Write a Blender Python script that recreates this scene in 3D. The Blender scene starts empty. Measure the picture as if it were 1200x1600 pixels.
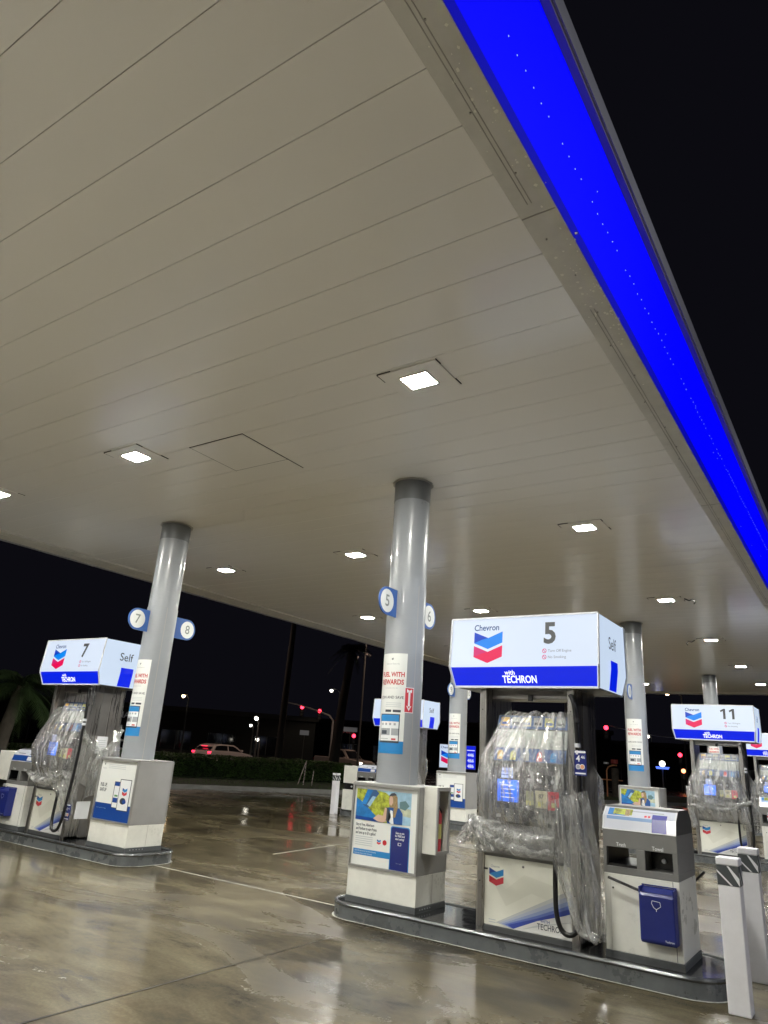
import bpy, bmesh, math, random
from mathutils import Vector, Matrix, noise
random.seed(7)
sc = bpy.context.scene
COL = sc.collection
# ---------------------------------------------------------------- camera
cam = bpy.data.cameras.new('camera'); camo = bpy.data.objects.new('camera', cam); COL.objects.link(camo)
YAW, PIT, ROL = math.radians(124.75020747), math.radians(19.12340144), math.radians(3.95690624)
fw = Vector((math.cos(PIT)*math.cos(YAW), math.cos(PIT)*math.sin(YAW), math.sin(PIT)))
rt = Vector((math.sin(YAW), -math.cos(YAW), 0)); up = rt.cross(fw)
r2 = math.cos(ROL)*rt + math.sin(ROL)*up; u2 = -math.sin(ROL)*rt + math.cos(ROL)*up
M = Matrix((r2, u2, -fw)).transposed().to_4x4(); M.translation = Vector((0, 0, 1.6)); camo.matrix_world = M
cam.sensor_fit = 'VERTICAL'; cam.sensor_height = 32; cam.lens = 1088.094/1600*32
cam.clip_start = .05; cam.clip_end = 2000
sc.camera = camo
# ---------------------------------------------------------------- world, exposure (night: no sun)
w = bpy.data.worlds.new('World'); sc.world = w; w.use_nodes = True
bg = w.node_tree.nodes['Background']; bg.inputs[0].default_value = (.0034, .0033, .0052, 1); bg.inputs[1].default_value = 1
sc.view_settings.view_transform = 'Standard'; sc.view_settings.look = 'None'
sc.view_settings.exposure = 0; sc.view_settings.gamma = 1
LENS = 850.0          # radiance of the canopy lamp lenses
# ---------------------------------------------------------------- materials
MATS = {}
def mat(name, col=(.5, .5, .5), rough=.5, metal=0, emit=None, es=1, coat=0, spec=.5, bump=0, bscale=20, var=0, vscale=5, rvar=0, stretch=(1, 1, 1), alpha=None):
    if name in MATS: return MATS[name]
    m = bpy.data.materials.new(name); m.use_nodes = True; MATS[name] = m
    nt = m.node_tree; N = nt.nodes; L = nt.links; b = N['Principled BSDF']
    b.inputs['Base Color'].default_value = (*col, 1); b.inputs['Roughness'].default_value = rough
    b.inputs['Metallic'].default_value = metal; b.inputs['Coat Weight'].default_value = coat
    b.inputs['Coat Roughness'].default_value = .08; b.inputs['Specular IOR Level'].default_value = spec
    if emit: b.inputs['Emission Color'].default_value = (*emit, 1); b.inputs['Emission Strength'].default_value = es
    if var or bump or rvar:
        tc = N.new('ShaderNodeTexCoord'); mp = N.new('ShaderNodeMapping'); mp.inputs['Scale'].default_value = stretch
        L.new(tc.outputs['Object'], mp.inputs[0])
        nz = N.new('ShaderNodeTexNoise'); nz.inputs['Scale'].default_value = vscale; nz.inputs['Detail'].default_value = 7
        nz.inputs['Roughness'].default_value = .65; L.new(mp.outputs[0], nz.inputs['Vector'])
        if var:
            mr = N.new('ShaderNodeMapRange'); mr.inputs[1].default_value = .3; mr.inputs[2].default_value = .7
            mr.inputs[3].default_value = 1-var; mr.inputs[4].default_value = 1+var*.6; L.new(nz.outputs[0], mr.inputs[0])
            mx = N.new('ShaderNodeVectorMath'); mx.operation = 'SCALE'; mx.inputs[0].default_value = col
            L.new(mr.outputs[0], mx.inputs['Scale']); L.new(mx.outputs[0], b.inputs['Base Color'])
        if rvar:
            mr = N.new('ShaderNodeMapRange'); mr.inputs[1].default_value = .3; mr.inputs[2].default_value = .7
            mr.inputs[3].default_value = max(.02, rough-rvar); mr.inputs[4].default_value = rough+rvar; L.new(nz.outputs[0], mr.inputs[0])
            L.new(mr.outputs[0], b.inputs['Roughness'])
        if bump:
            n2 = N.new('ShaderNodeTexNoise'); n2.inputs['Scale'].default_value = bscale; n2.inputs['Detail'].default_value = 4
            L.new(mp.outputs[0], n2.inputs['Vector'])
            bp = N.new('ShaderNodeBump'); bp.inputs['Strength'].default_value = bump; bp.inputs['Distance'].default_value = .01
            L.new(n2.outputs[0], bp.inputs['Height']); L.new(bp.outputs[0], b.inputs['Normal'])
    return m

ceil_m = mat('ceiling_white', (.93, .905, .86), .27, coat=.25, bump=.10, bscale=1.3, stretch=(.5, 2.4, 1))
trim_m = mat('trim_paint', (.68, .66, .61), .45, var=.14, vscale=2.5, rvar=.1, bump=.06, bscale=14)
gap_m = mat('seam_dark', (.42, .40, .37), .8)
lens_m = mat('lamp_lens', (1, 1, 1), .4, emit=(1, .98, .90), es=LENS)
blue_m = mat('lit_blue', (.0, .0, .02), .6, spec=.05, emit=(.0, .0, 1.0), es=1.0)
bluedk_m = mat('blue_edge_dimmed', (.005, .005, .28), .3, emit=(0, 0, 1), es=.3)  # weaker blue, the fall-off of the band's light put into colour
purple_m = mat('visor_under', (.25, .22, .40), .5)
grey_m = mat('fascia_grey', (.33, .33, .37), .45, var=.08)
led_m = mat('led_dot', (1, 1, 1), .4, emit=(.25, .45, 1), es=1.1)
colm = mat('column_silver', (.315, .335, .36), .33, coat=.3, var=.05, vscale=3, rvar=.06)
coldk = mat('column_darkband', (.17, .18, .19), .4, metal=.3)  # darker band round the column top
white_m = mat('white_enamel', (.80, .80, .74), .35, coat=.2, var=.10, vscale=3.5, rvar=.15)
panelgrey = mat('frame_grey', (.36, .36, .35), .35, metal=.4, var=.06)
kside = mat('cabinet_side_grey', (.42, .42, .42), .4, metal=.3, var=.06)
plinth_m = mat('plinth_grey', (.10, .108, .112), .35, var=.2, vscale=8)
steel = mat('brushed_steel', (.52, .50, .48), .3, metal=1, var=.12, vscale=3, rvar=.08, stretch=(14, 14, .6))
steel2 = mat('dull_steel', (.34, .33, .32), .35, metal=.9, var=.1, vscale=4)
dark_m = mat('dark_plastic', (.02, .021, .023), .35)
black_m = mat('black_rubber', (.008, .008, .009), .32)
darkgrey = mat('charcoal_plastic', (.075, .078, .08), .38, var=.12)
midgrey = mat('grey_plastic', (.19, .19, .185), .42, var=.08)
litface = mat('lit_sign_white', (.10, .10, .10), .3, emit=(.60, .70, .86), es=.97)
litside = mat('lit_sign_side', (.10, .10, .10), .3, emit=(.57, .69, .86), es=.97)
litblue = mat('lit_sign_blue', (.0, .005, .12), .35, emit=(.0, .015, .80), es=.9)
litwhite = mat('lit_letter_white', (.8, .8, .8), .3, emit=(.8, .85, 1), es=.9)
sgnframe = mat('sign_frame_silver', (.62, .64, .68), .35, metal=.2)
lblue1 = mat('lit_logo_darkblue', (.0, .01, .1), .4, emit=(.0, .05, .55), es=.8)
lblue2 = mat('lit_logo_blue', (.0, .04, .1), .4, emit=(.0, .22, .90), es=.85)
lred1 = mat('lit_logo_pink', (.1, .0, .03), .4, emit=(.66, .02, .17), es=.85)
lred2 = mat('lit_logo_red', (.1, .0, .02), .4, emit=(.82, .0, .08), es=.85)
lnavy = mat('lit_letter_navy', (.0, .02, .08), .5, emit=(.01, .06, .22), es=.7)
lgrey = mat('lit_letter_grey', (.03, .03, .03), .5, emit=(.035, .04, .045), es=.8)
lpink = mat('lit_letter_pink', (.6, .2, .2), .4, emit=(.6, .25, .32), es=.8)
llg = mat('lit_letter_lightgrey', (.05, .05, .05), .4, emit=(.2, .23, .3), es=.8)
paper = mat('poster_paper', (.80, .82, .80), .3, coat=.3)
pblue = mat('print_blue', (.01, .06, .30), .35)
pcyan = mat('print_cyan', (.03, .24, .58), .35)
pnavy = mat('print_navy', (.01, .02, .17), .3, coat=.4)
pred = mat('print_red', (.52, .02, .03), .4)
pdark = mat('print_dark', (.05, .06, .08), .45)
pgrey = mat('print_grey', (.36, .38, .41), .45)
pgrey2 = mat('print_palegrey', (.55, .58, .6), .45)
pwhite = mat('print_white', (.8, .82, .84), .4)
pgreen = mat('print_foliage', (.42, .47, .05), .5, var=.9, vscale=14)
psky = mat('print_skyblue', (.35, .56, .72), .5, var=.3, vscale=9)
ppale = mat('print_palefield', (.52, .56, .42), .5, var=.4, vscale=12)
pskin = mat('print_skin', (.62, .42, .32), .5)
phair = mat('print_hair', (.34, .24, .12), .5, var=.4, vscale=60)
pcar = mat('print_carblue', (.02, .2, .55), .4, var=.4, vscale=10)
creamp = mat('door_cream', (.86, .86, .76), .3, coat=.3, var=.05)
gr = [mat('door_tint_%s' % n, c, .3, coat=.3) for n, c in (('pale', (.58, .60, .60)), ('light', (.46, .51, .62)), ('mid', (.30, .37, .60)), ('strong', (.13, .19, .52)), ('deep', (.04, .07, .36)))]
faint_print = mat('door_print_grey', (.79, .79, .69), .3, coat=.3)  # faint grey chevron printed on the door
fold_w = mat('door_print_white', (.76, .76, .74), .3, coat=.3)
bin_m = mat('bin_blue', (.008, .018, .17), .45, coat=.05, var=.1)
screen_m = mat('screen_blue', (.02, .1, .5), .3, emit=(.0, .14, 1.0), es=1.15)
screen2 = mat('screen_pale', (.2, .25, .4), .3, emit=(.32, .42, .9), es=.8)
label_y = mat('label_yellow', (.62, .60, .2), .45)
label_c = mat('label_cream', (.60, .56, .38), .45)
label_r = mat('label_red', (.62, .05, .07), .4)
adwarm = mat('ad_warm', (.50, .33, .10), .4, var=.6, vscale=9, emit=(.5, .3, .09), es=.25)
adblue = mat('ad_blue', (.07, .13, .30), .35)
adgrey = mat('ad_grey', (.42, .45, .43), .4)
kerb_m = mat('kerb_paint', (.115, .125, .13), .3, var=.25, vscale=5, rvar=.12, bump=.1, bscale=30)
rail_m = mat('kerb_rail', (.16, .17, .18), .22, metal=.7, var=.15)
itop_m = mat('island_top', (.020, .021, .022), .08, var=.4, vscale=6, rvar=.05, bump=.05, bscale=18)
caulk = mat('pale_caulk', (.52, .52, .48), .45, var=.25, vscale=30)
jdark = mat('joint_dark', (.035, .032, .028), .3)
bol_w = mat('bollard_white', (.86, .86, .90), .35, coat=.1, var=.06, vscale=6)
bol_g = mat('bollard_grey', (.065, .075, .082), .5, bump=.2, bscale=90)
leaf_m = mat('hedge_leaf', (.06, .12, .025), .5, var=.6, vscale=2)
leaf_d = mat('palm_leaf', (.05, .085, .03), .45, var=.5, vscale=3)
bark_m = mat('palm_bark', (.10, .085, .065), .8, bump=.6, bscale=14, var=.3)
grass_m = mat('grass', (.018, .035, .012), .8, var=.4, vscale=3, bump=.5, bscale=40)
asphalt = mat('asphalt', (.045, .045, .047), .35, var=.2, vscale=1.5, rvar=.15, bump=.1, bscale=40)
pole_m = mat('street_pole', (.14, .14, .135), .5, metal=.4)
bldg_m = mat('dark_wall', (.022, .021, .021), .8, var=.2, vscale=.4)
bldg_t = mat('roof_band', (.045, .043, .042), .7)
glass_d = mat('dark_glass', (.01, .011, .013), .06)
carw = mat('car_paint_white', (.62, .56, .54), .22, coat=.6)
cart = mat('car_paint_silver', (.46, .40, .37), .24, coat=.6, metal=.2)
tyre = mat('tyre', (.012, .012, .012), .7)
tail = mat('tail_lamp_lit', (.4, 0, 0), .3, emit=(1, .02, .06), es=5)
head = mat('head_lamp_lit', (1, 1, 1), .3, emit=(1, .9, .75), es=14)
bulb_w = mat('bulb_white', (1, 1, 1), .3, emit=(1, .95, .82), es=10)
bulb_o = mat('bulb_warm', (1, 1, 1), .3, emit=(1, .70, .38), es=22)
bulb_r = mat('bulb_red', (.5, 0, 0), .3, emit=(1, .03, .06), es=7)
bulb_g = mat('bulb_green', (.6, 1, .9), .3, emit=(.6, 1, .92), es=5)
bulb_bl = mat('bulb_blue', (.1, .2, 1), .3, emit=(.1, .2, 1), es=1.6)
orange_m = mat('orange_paint', (.75, .34, .16), .5)
stake_m = mat('stake_white', (.55, .45, .42), .5)

def bag_material():
    m = bpy.data.materials.new('clear_plastic_wrap'); m.use_nodes = True
    nt = m.node_tree; N = nt.nodes; L = nt.links; N.clear()
    def nn(t, **k):
        n = N.new(t)
        for a, v in k.items():
            if a[0] == 'i' and a[1:].isdigit(): n.inputs[int(a[1:])].default_value = v
            else: setattr(n, a, v)
        return n
    out = nn('ShaderNodeOutputMaterial'); tr = nn('ShaderNodeBsdfTransparent', i0=(.97, .975, .97, 1))
    df = nn('ShaderNodeBsdfDiffuse', i0=(.95, .96, .95, 1)); tl = nn('ShaderNodeBsdfTranslucent', i0=(.93, .94, .93, 1)); gl = nn('ShaderNodeBsdfGlossy'); gl.inputs['Roughness'].default_value = .15
    tc = nn('ShaderNodeTexCoord')
    def tex(scale, rot, sc_, det, dist):
        mp = nn('ShaderNodeMapping'); mp.inputs['Scale'].default_value = scale; mp.inputs['Rotation'].default_value = rot; L.new(tc.outputs['Object'], mp.inputs[0])
        z = nn('ShaderNodeTexNoise'); z.inputs['Scale'].default_value = sc_; z.inputs['Detail'].default_value = det; z.inputs['Roughness'].default_value = .62; z.inputs['Distortion'].default_value = dist; L.new(mp.outputs[0], z.inputs['Vector']); return z.outputs[0]
    def rg(src, *v):
        r_ = nn('ShaderNodeMapRange', i1=v[0], i2=v[1], i3=v[2], i4=v[3]); L.new(src, r_.inputs[0]); return r_.outputs[0]
    def mth(op, a, b_): 
        n = nn('ShaderNodeMath', operation=op); L.new(a, n.inputs[0])
        if isinstance(b_, float): n.inputs[1].default_value = b_
        else: L.new(b_, n.inputs[1])
        return n.outputs[0]
    def line(src, w_): return rg(mth('ABSOLUTE', mth('SUBTRACT', src, .5), 0.0), 0, w_, 1, 0)
    n1 = tex((6, 6, 1.8), (.15, .2, 0), 1.3, 4, 1.4); n2 = tex((6, 6, 3), (.5, .6, .3), 2.0, 3, 2.2); n3 = tex((14, 14, 3.5), (-.3, -.35, 0), 1.6, 3, 1.5)
    ln = mth('MAXIMUM', line(n2, .012), line(n3, .012)); cloud = rg(n1, .45, .72, 0, .34)
    bp = nn('ShaderNodeBump'); bp.inputs['Strength'].default_value = .8; bp.inputs['Distance'].default_value = .03; L.new(n1, bp.inputs['Height'])
    bp2 = nn('ShaderNodeBump'); bp2.inputs['Strength'].default_value = .6; bp2.inputs['Distance'].default_value = .006; L.new(ln, bp2.inputs['Height']); L.new(bp.outputs[0], bp2.inputs['Normal']); L.new(bp2.outputs[0], gl.inputs['Normal'])
    lw = nn('ShaderNodeLayerWeight', i0=.35)
    al = mth('ADD', mth('ADD', mth('MULTIPLY', lw.outputs['Facing'], .40), .075), mth('ADD', cloud, mth('MULTIPLY', ln, .20))); cl = mth('MINIMUM', al, .9)
    md = nn('ShaderNodeMixShader', i0=.4); L.new(df.outputs[0], md.inputs[1]); L.new(tl.outputs[0], md.inputs[2])
    mf = nn('ShaderNodeMixShader'); L.new(cl, mf.inputs[0]); L.new(tr.outputs[0], mf.inputs[1]); L.new(md.outputs[0], mf.inputs[2])
    mg = nn('ShaderNodeMixShader'); L.new(mth('ADD', mth('MULTIPLY', lw.outputs['Fresnel'], .55), .13), mg.inputs[0]); L.new(mf.outputs[0], mg.inputs[1]); L.new(gl.outputs[0], mg.inputs[2])
    L.new(mg.outputs[0], out.inputs[0]); return m
bag_m = bag_material()

def ground_material():
    m = bpy.data.materials.new('wet_concrete'); m.use_nodes = True
    nt = m.node_tree; N = nt.nodes; L = nt.links; b = N['Principled BSDF']
    tc = N.new('ShaderNodeTexCoord')
    def nzz(scale, stretch, det=6, rough=.6, dist=0, rot=0):
        mp = N.new('ShaderNodeMapping'); mp.inputs['Scale'].default_value = stretch; mp.inputs['Rotation'].default_value = (0, 0, rot); L.new(tc.outputs['Object'], mp.inputs[0])
        n = N.new('ShaderNodeTexNoise'); n.inputs['Scale'].default_value = scale; n.inputs['Detail'].default_value = det
        n.inputs['Roughness'].default_value = rough; n.inputs['Distortion'].default_value = dist; L.new(mp.outputs[0], n.inputs['Vector']); return n.outputs[0]
    def rng(src, a, b_, c, d):
        r = N.new('ShaderNodeMapRange'); r.interpolation_type = 'SMOOTHSTEP'
        for i, v in enumerate((a, b_, c, d)): r.inputs[i+1].default_value = v
        L.new(src, r.inputs[0]); return r.outputs[0]
    def math_(op, a, b_=None, v=0, clamp=False):
        n = N.new('ShaderNodeMath'); n.operation = op; n.use_clamp = clamp; L.new(a, n.inputs[0])
        if b_ is not None: L.new(b_, n.inputs[1])
        else: n.inputs[1].default_value = v
        return n.outputs[0]
    def mixc(f, a, col):
        x = N.new('ShaderNodeMix'); x.data_type = 'RGBA'; L.new(f, x.inputs[0]); L.new(a, x.inputs[6]); x.inputs[7].default_value = (*col, 1); return x.outputs[2]
    big = nzz(.30, (1, 1, 1), 6, .62, .8); mid = nzz(1.1, (.65, 1.4, 1), 9, .64, 1.0, .12); fine = nzz(38, (1, 1, 1), 4, .7); streak = nzz(2.0, (.55, 1.5, 1), 8, .66, .7, -.1)
    f = math_('ADD', math_('MULTIPLY', big, v=.36), math_('ADD', math_('MULTIPLY', mid, v=.34), math_('MULTIPLY', streak, v=.30)))
    cr = N.new('ShaderNodeValToRGB'); e = cr.color_ramp.elements; L.new(f, cr.inputs[0])
    e[0].position = .41; e[0].color = (.024, .018, .007, 1); e[1].position = .60; e[1].color = (.170, .145, .082, 1)
    e2 = e.new(.49); e2.color = (.078, .061, .027, 1)
    st = nzz(.75, (.55, 1.5, 1), 8, .7, 1.6); c1 = mixc(rng(st, .615, .68, 0, .72), cr.outputs[0], (.030, .027, .030))
    sp = nzz(4.0, (1, 1, 1), 5, .5, .2); c2 = mixc(rng(sp, .70, .76, 0, .5), c1, (.03, .026, .022))
    pale = nzz(.5, (.7, 1.6, 1), 7, .65, 1.1); c3 = mixc(rng(pale, .56, .72, 0, .5), c2, (.19, .163, .10))
    sc_ = N.new('ShaderNodeVectorMath'); sc_.operation = 'SCALE'; L.new(c3, sc_.inputs[0]); L.new(rng(fine, .35, .7, .84, 1.16), sc_.inputs['Scale']); L.new(sc_.outputs[0], b.inputs['Base Color'])
    b.inputs['Roughness'].default_value = .6; b.inputs['Specular IOR Level'].default_value = .25
    # water film as a coat: smooth in the hollows, broken by the brushed texture elsewhere
    wet = nzz(.42, (.7, 1.3, 1), 7, .6, .9)
    b.inputs['Coat Weight'].default_value = 1; b.inputs['Coat IOR'].default_value = 1.36
    L.new(math_('ADD', rng(wet, .42, .58, .05, .30), rng(fine, .4, .75, 0, .04)), b.inputs['Coat Roughness'])
    grain = nzz(150, (1, 1, 1), 3, .75); ripple = nzz(2.6, (.35, 1.8, 1), 4, .55, .4, .1)
    bp = N.new('ShaderNodeBump'); bp.inputs['Distance'].default_value = .004; L.new(rng(wet, .40, .60, .05, .22), bp.inputs['Strength']); L.new(grain, bp.inputs['Height'])
    bp2 = N.new('ShaderNodeBump'); bp2.inputs['Distance'].default_value = .02; bp2.inputs['Strength'].default_value = .13; L.new(ripple, bp2.inputs['Height']); L.new(bp.outputs[0], bp2.inputs['Normal'])
    L.new(bp2.outputs[0], b.inputs['Coat Normal']); L.new(bp.outputs[0], b.inputs['Normal'])
    return m
ground_m = ground_material()

# ---------------------------------------------------------------- mesh helpers
_tc = {}
def text2d(s, bold=0.0):
    k = (s, bold)
    if k in _tc: return _tc[k]
    cu = bpy.data.curves.new('t', 'FONT'); cu.body = s; cu.size = 1; cu.offset = bold; cu.resolution_u = 3
    o = bpy.data.objects.new('t', cu); COL.objects.link(o); dg = bpy.context.evaluated_depsgraph_get()
    me = bpy.data.meshes.new_from_object(o.evaluated_get(dg)); vs = [(v.co.x, v.co.y) for v in me.vertices]; fs = [tuple(p.vertices) for p in me.polygons]
    bpy.data.objects.remove(o); bpy.data.curves.remove(cu); bpy.data.meshes.remove(me)
    _tc[k] = (vs, fs); return _tc[k]

class MB:
    def __init__(s): s.v = []; s.f = []; s.m = []; s.mats = []
    def mi(s, m):
        if m not in s.mats: s.mats.append(m)
        return s.mats.index(m)
    def add(s, vs, fs, m, T=None):
        n = len(s.v); k = s.mi(m)
        for v in vs:
            v = Vector(v); s.v.append(T @ v if T else v)
        for f in fs: s.f.append([n+i for i in f]); s.m.append(k)
        return s
    def box(s, x0, x1, y0, y1, z0, z1, m, T=None):
        vs = [(x, y, z) for z in (z0, z1) for y in (y0, y1) for x in (x0, x1)]
        return s.add(vs, [(0, 2, 3, 1), (4, 5, 7, 6), (0, 1, 5, 4), (2, 6, 7, 3), (0, 4, 6, 2), (1, 3, 7, 5)], m, T)
    def prism(s, pts, a, b, ax, m, T=None):
        # pts 2D polygon; ax 'x': (y,z) extruded along x; 'y': (x,z); 'z': (x,y)
        def P(p, t): return (t, p[0], p[1]) if ax == 'x' else ((p[0], t, p[1]) if ax == 'y' else (p[0], p[1], t))
        n = len(pts); vs = [P(p, a) for p in pts]+[P(p, b) for p in pts]
        fs = [tuple(range(n)), tuple(range(2*n-1, n-1, -1))]+[(i, n+i, n+(i+1) % n, (i+1) % n) for i in range(n)]
        return s.add(vs, fs, m, T)
    def cyl(s, c, r, h, m, ax='z', n=24, r2=None, T=None):
        r2 = r if r2 is None else r2; vs = []
        for k, rr in ((0, r), (1, r2)):
            for i in range(n):
                a = 2*math.pi*i/n; p = (rr*math.cos(a), rr*math.sin(a)); t = h*k
                q = (p[0], p[1], t) if ax == 'z' else ((t, p[0], p[1]) if ax == 'x' else (p[0], t, p[1]))
                vs.append((c[0]+q[0], c[1]+q[1], c[2]+q[2]))
        return s.add(vs, [tuple(range(n)), tuple(range(2*n-1, n-1, -1))]+[(i, n+i, n+(i+1) % n, (i+1) % n) for i in range(n)], m, T)
    def tube(s, pts, r, m, n=10, T=None, cyc=False):
        pts = [Vector(p) for p in pts]; vs = []; N = len(pts); ref = None
        for i, p in enumerate(pts):
            d = ((pts[(i+1) % N]-pts[i-1]) if cyc else (pts[min(i+1, N-1)]-pts[max(i-1, 0)])).normalized()
            if ref is None: ref = Vector((0, 0, 1)) if abs(d.z) < .9 else Vector((1, 0, 0))
            a = d.cross(ref).normalized(); b = a.cross(d).normalized(); ref = b
            rr = r[i] if isinstance(r, (list, tuple)) else r
            for k in range(n): t = 2*math.pi*k/n; vs.append(p+a*rr*math.cos(t)+b*rr*math.sin(t))
        fs = []
        for i in range(N if cyc else N-1):
            j = (i+1) % N
            for k in range(n): fs.append((i*n+k, i*n+(k+1) % n, j*n+(k+1) % n, j*n+k))
        if not cyc: fs += [tuple(range(n-1, -1, -1)), tuple((N-1)*n+k for k in range(n))]
        return s.add(vs, fs, m, T)
    def poly(s, pts, m, fn): return s.add([fn(*p) for p in pts], [tuple(range(len(pts)))], m)
    def text(s, t, x, y, size, m, fn, bold=0, h=0, align='l', sx=1):
        vs, fs = text2d(t, bold)
        if not vs: return s
        w_ = max(v[0] for v in vs)*size*sx; ox = x-(w_ if align == 'r' else (w_/2 if align == 'c' else 0))
        return s.add([fn(ox+v[0]*size*sx, y+v[1]*size, h) for v in vs], fs, m)
    def build(s, name, parent=None, smooth=False, bevel=0, label=None, seg=2):
        me = bpy.data.meshes.new(name); me.from_pydata([tuple(v) for v in s.v], [], s.f)
        for m in s.mats: me.materials.append(m)
        me.polygons.foreach_set('material_index', s.m)
        if smooth: me.polygons.foreach_set('use_smooth', [True]*len(s.f))
        me.update(); o = bpy.data.objects.new(name, me); COL.objects.link(o)
        if smooth == 'auto' or smooth is True:
            md = o.modifiers.new('es', 'EDGE_SPLIT'); md.split_angle = math.radians(38)
        if bevel:
            md = o.modifiers.new('bv', 'BEVEL'); md.width = bevel; md.segments = seg; md.limit_method = 'ANGLE'; md.angle_limit = math.radians(40)
        if parent: o.parent = parent
        if label: o['label'] = label
        return o
def rect(x0, x1, y0, y1, h=0): return [(x0, y0, h), (x1, y0, h), (x1, y1, h), (x0, y1, h)]
def thing(name, label, cat, loc=(0, 0, 0), rz=0, group=None):
    o = bpy.data.objects.new(name, None); COL.objects.link(o); o.location = loc; o.rotation_euler = (0, 0, rz)
    o.empty_display_size = .2; o['label'] = label; o['category'] = cat
    if group: o['group'] = group
    return o
def tag(o, label, cat, group=None, kind=None):
    o['label'] = label; o['category'] = cat
    if group: o['group'] = group
    if kind: o['kind'] = kind
    return o
def struct(o, kind='structure'): o['kind'] = kind; return o
def children(o): return [c for c in bpy.data.objects if c.parent == o]
def copy_tree(o, parent=None):
    c = o.copy(); COL.objects.link(c); c.parent = parent
    for ch in children(o): copy_tree(ch, c)
    return c
def place(proto, loc, label, rz=0):
    c = copy_tree(proto); c.location = loc; c.rotation_euler.z = rz; c['label'] = label; return c
def move(o, loc, label): o.location = loc; o['label'] = label; return o
R180 = Matrix.Rotation(math.pi, 4, 'Z')
def both(o):                            # the same part on the other side of its thing
    c = o.copy(); COL.objects.link(c); c.parent = o.parent; c.matrix_local = R180 @ o.matrix_local; return o
def front(y, x0=0, z0=0, side=0):       # (u, v, h) on a face looking to -Y (side 0) or +Y (side 1)
    def f(u, v, h=0):
        p = Vector((x0+u, y-h, z0+v)); return R180 @ p if side else p
    return f
def faceX(x, y0=0, z0=0):               # face looking to +X, u runs to +Y
    return lambda u, v, h=0: Vector((x+h, y0+u, z0+v))
def faceXn(x, y0=0, z0=0):
    return lambda u, v, h=0: Vector((x-h, y0-u, z0+v))
IZ = .15; RY = (6.95, 16.55, 26.15); SH = (0, .12, .12); CZ = 4.85

# ================================================================ GROUND
# one sheet; forecourt, grass strip and road lie in steps above each other
def sheet(name, pts, z, m):
    return struct(MB().add([(x, y, z) for x, y in pts], [tuple(range(len(pts)))], m).build(name))
D = Vector((.41, .912)).normalized(); Nn = Vector((-D.y, D.x)); K = Vector((-20.0, 18.3))
def off(t, n): p = K+D*t+Nn*n; return (p.x, p.y)
gr_o = MB().add([(-400, -300, -.012), (400, -300, -.012), (400, 500, -.012), (-400, 500, -.012)], [(0, 1, 2, 3)], asphalt).build('ground'); struct(gr_o)
sheet('forecourt_pavement', [off(-45, .0), (20, -22.5), (60, 90), off(75, 0)], 0, ground_m)
# joints in the slab
j = MB()
def strip(x0, y0, x1, y1, w_, m, z=.003):
    d = Vector((x1-x0, y1-y0)).normalized(); n = Vector((-d.y, d.x))*w_/2
    j.add([(x0-n.x, y0-n.y, z), (x1-n.x, y1-n.y, z), (x1+n.x, y1+n.y, z), (x0+n.x, y0+n.y, z)], [(0, 1, 2, 3)], m)
strip(-8.2, 6.97, -4.85, 6.95, .022, caulk)
strip(-8.05, 9.2, -8.5, 13.6, .022, caulk)
for y0, y1 in ((-6, 6.45), (7.5, 16.0), (17.1, 25.6)): strip(-4.22, y0, -4.3, y1, .014, jdark)
strip(-12.9, -6, -12.9, 30, .014, jdark)
for yy in (2.2, 11.75, 21.3): strip(-18, yy, -4.4, yy, .012, jdark); strip(-4.1, yy, 6, yy, .012, jdark)
struct(j.build('pavement_joints'))
sheet('added_bounce_pavement', [(-13.5, -9), (-.9, -9), (-.9, 1.9), (-13.5, 1.9)], .005, mat('added_bounce_concrete', (.38, .365, .32), .8, var=.15, vscale=1.5, bump=.3, bscale=50))  # unseen pale slab added to bounce light onto the near canopy ceiling
# verge behind the kerb
vg = MB(); a, b, c, d = off(-45, .15), off(75, .15), off(75, 7.6), off(-45, 7.6)
vg.add([(p[0], p[1], z) for z in (0, .14) for p in (a, b, c, d)], [(4, 5, 6, 7), (0, 1, 5, 4), (1, 2, 6, 5), (2, 3, 7, 6), (3, 0, 4, 7)], grass_m); struct(vg.build('grass_verge'))
kb = MB(); a, b, c, d = off(-45, 0), off(75, 0), off(75, .146), off(-45, .146)
kb.add([(p[0], p[1], z) for z in (0, .15) for p in (a, b, c, d)], [(4, 5, 6, 7), (0, 1, 5, 4), (1, 2, 6, 5), (2, 3, 7, 6), (3, 0, 4, 7)], mat('kerb_concrete', (.20, .20, .19), .5, var=.2, vscale=3)); struct(kb.build('verge_kerb', bevel=.015))
sheet('road', [off(-60, 8.2), off(110, 8.2), off(110, 38), off(-60, 38)], -.004, mat('road_wet', (.04, .04, .042), .22, var=.2, vscale=1.2, rvar=.1, bump=.1, bscale=50))
mk = MB()
for t in range(-50, 100, 9):
    p = [off(t, 16), off(t+3, 16), off(t+3, 16.12), off(t, 16.12)]; mk.add([(x, y, .001) for x, y in p], [(0, 1, 2, 3)], pwhite)
struct(mk.build('road_markings'))
# grass tufts on the verge near the kerb edge
g = MB()
for i in range(9000):
    t = random.uniform(-22, 26); n = random.uniform(.2, 7.2); x, y = off(t, n); h = random.uniform(.03, .09); a = random.uniform(0, 6.28); w_ = .012
    g.add([(x-w_*math.cos(a), y-w_*math.sin(a), .14), (x+w_*math.cos(a), y+w_*math.sin(a), .14), (x+random.uniform(-.03, .03), y+random.uniform(-.03, .03), .14+h)], [(0, 1, 2)], leaf_m)
go = g.build('grass'); tag(go, 'dark wet grass along the kerb in front of the hedge', 'grass', kind='stuff')

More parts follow.
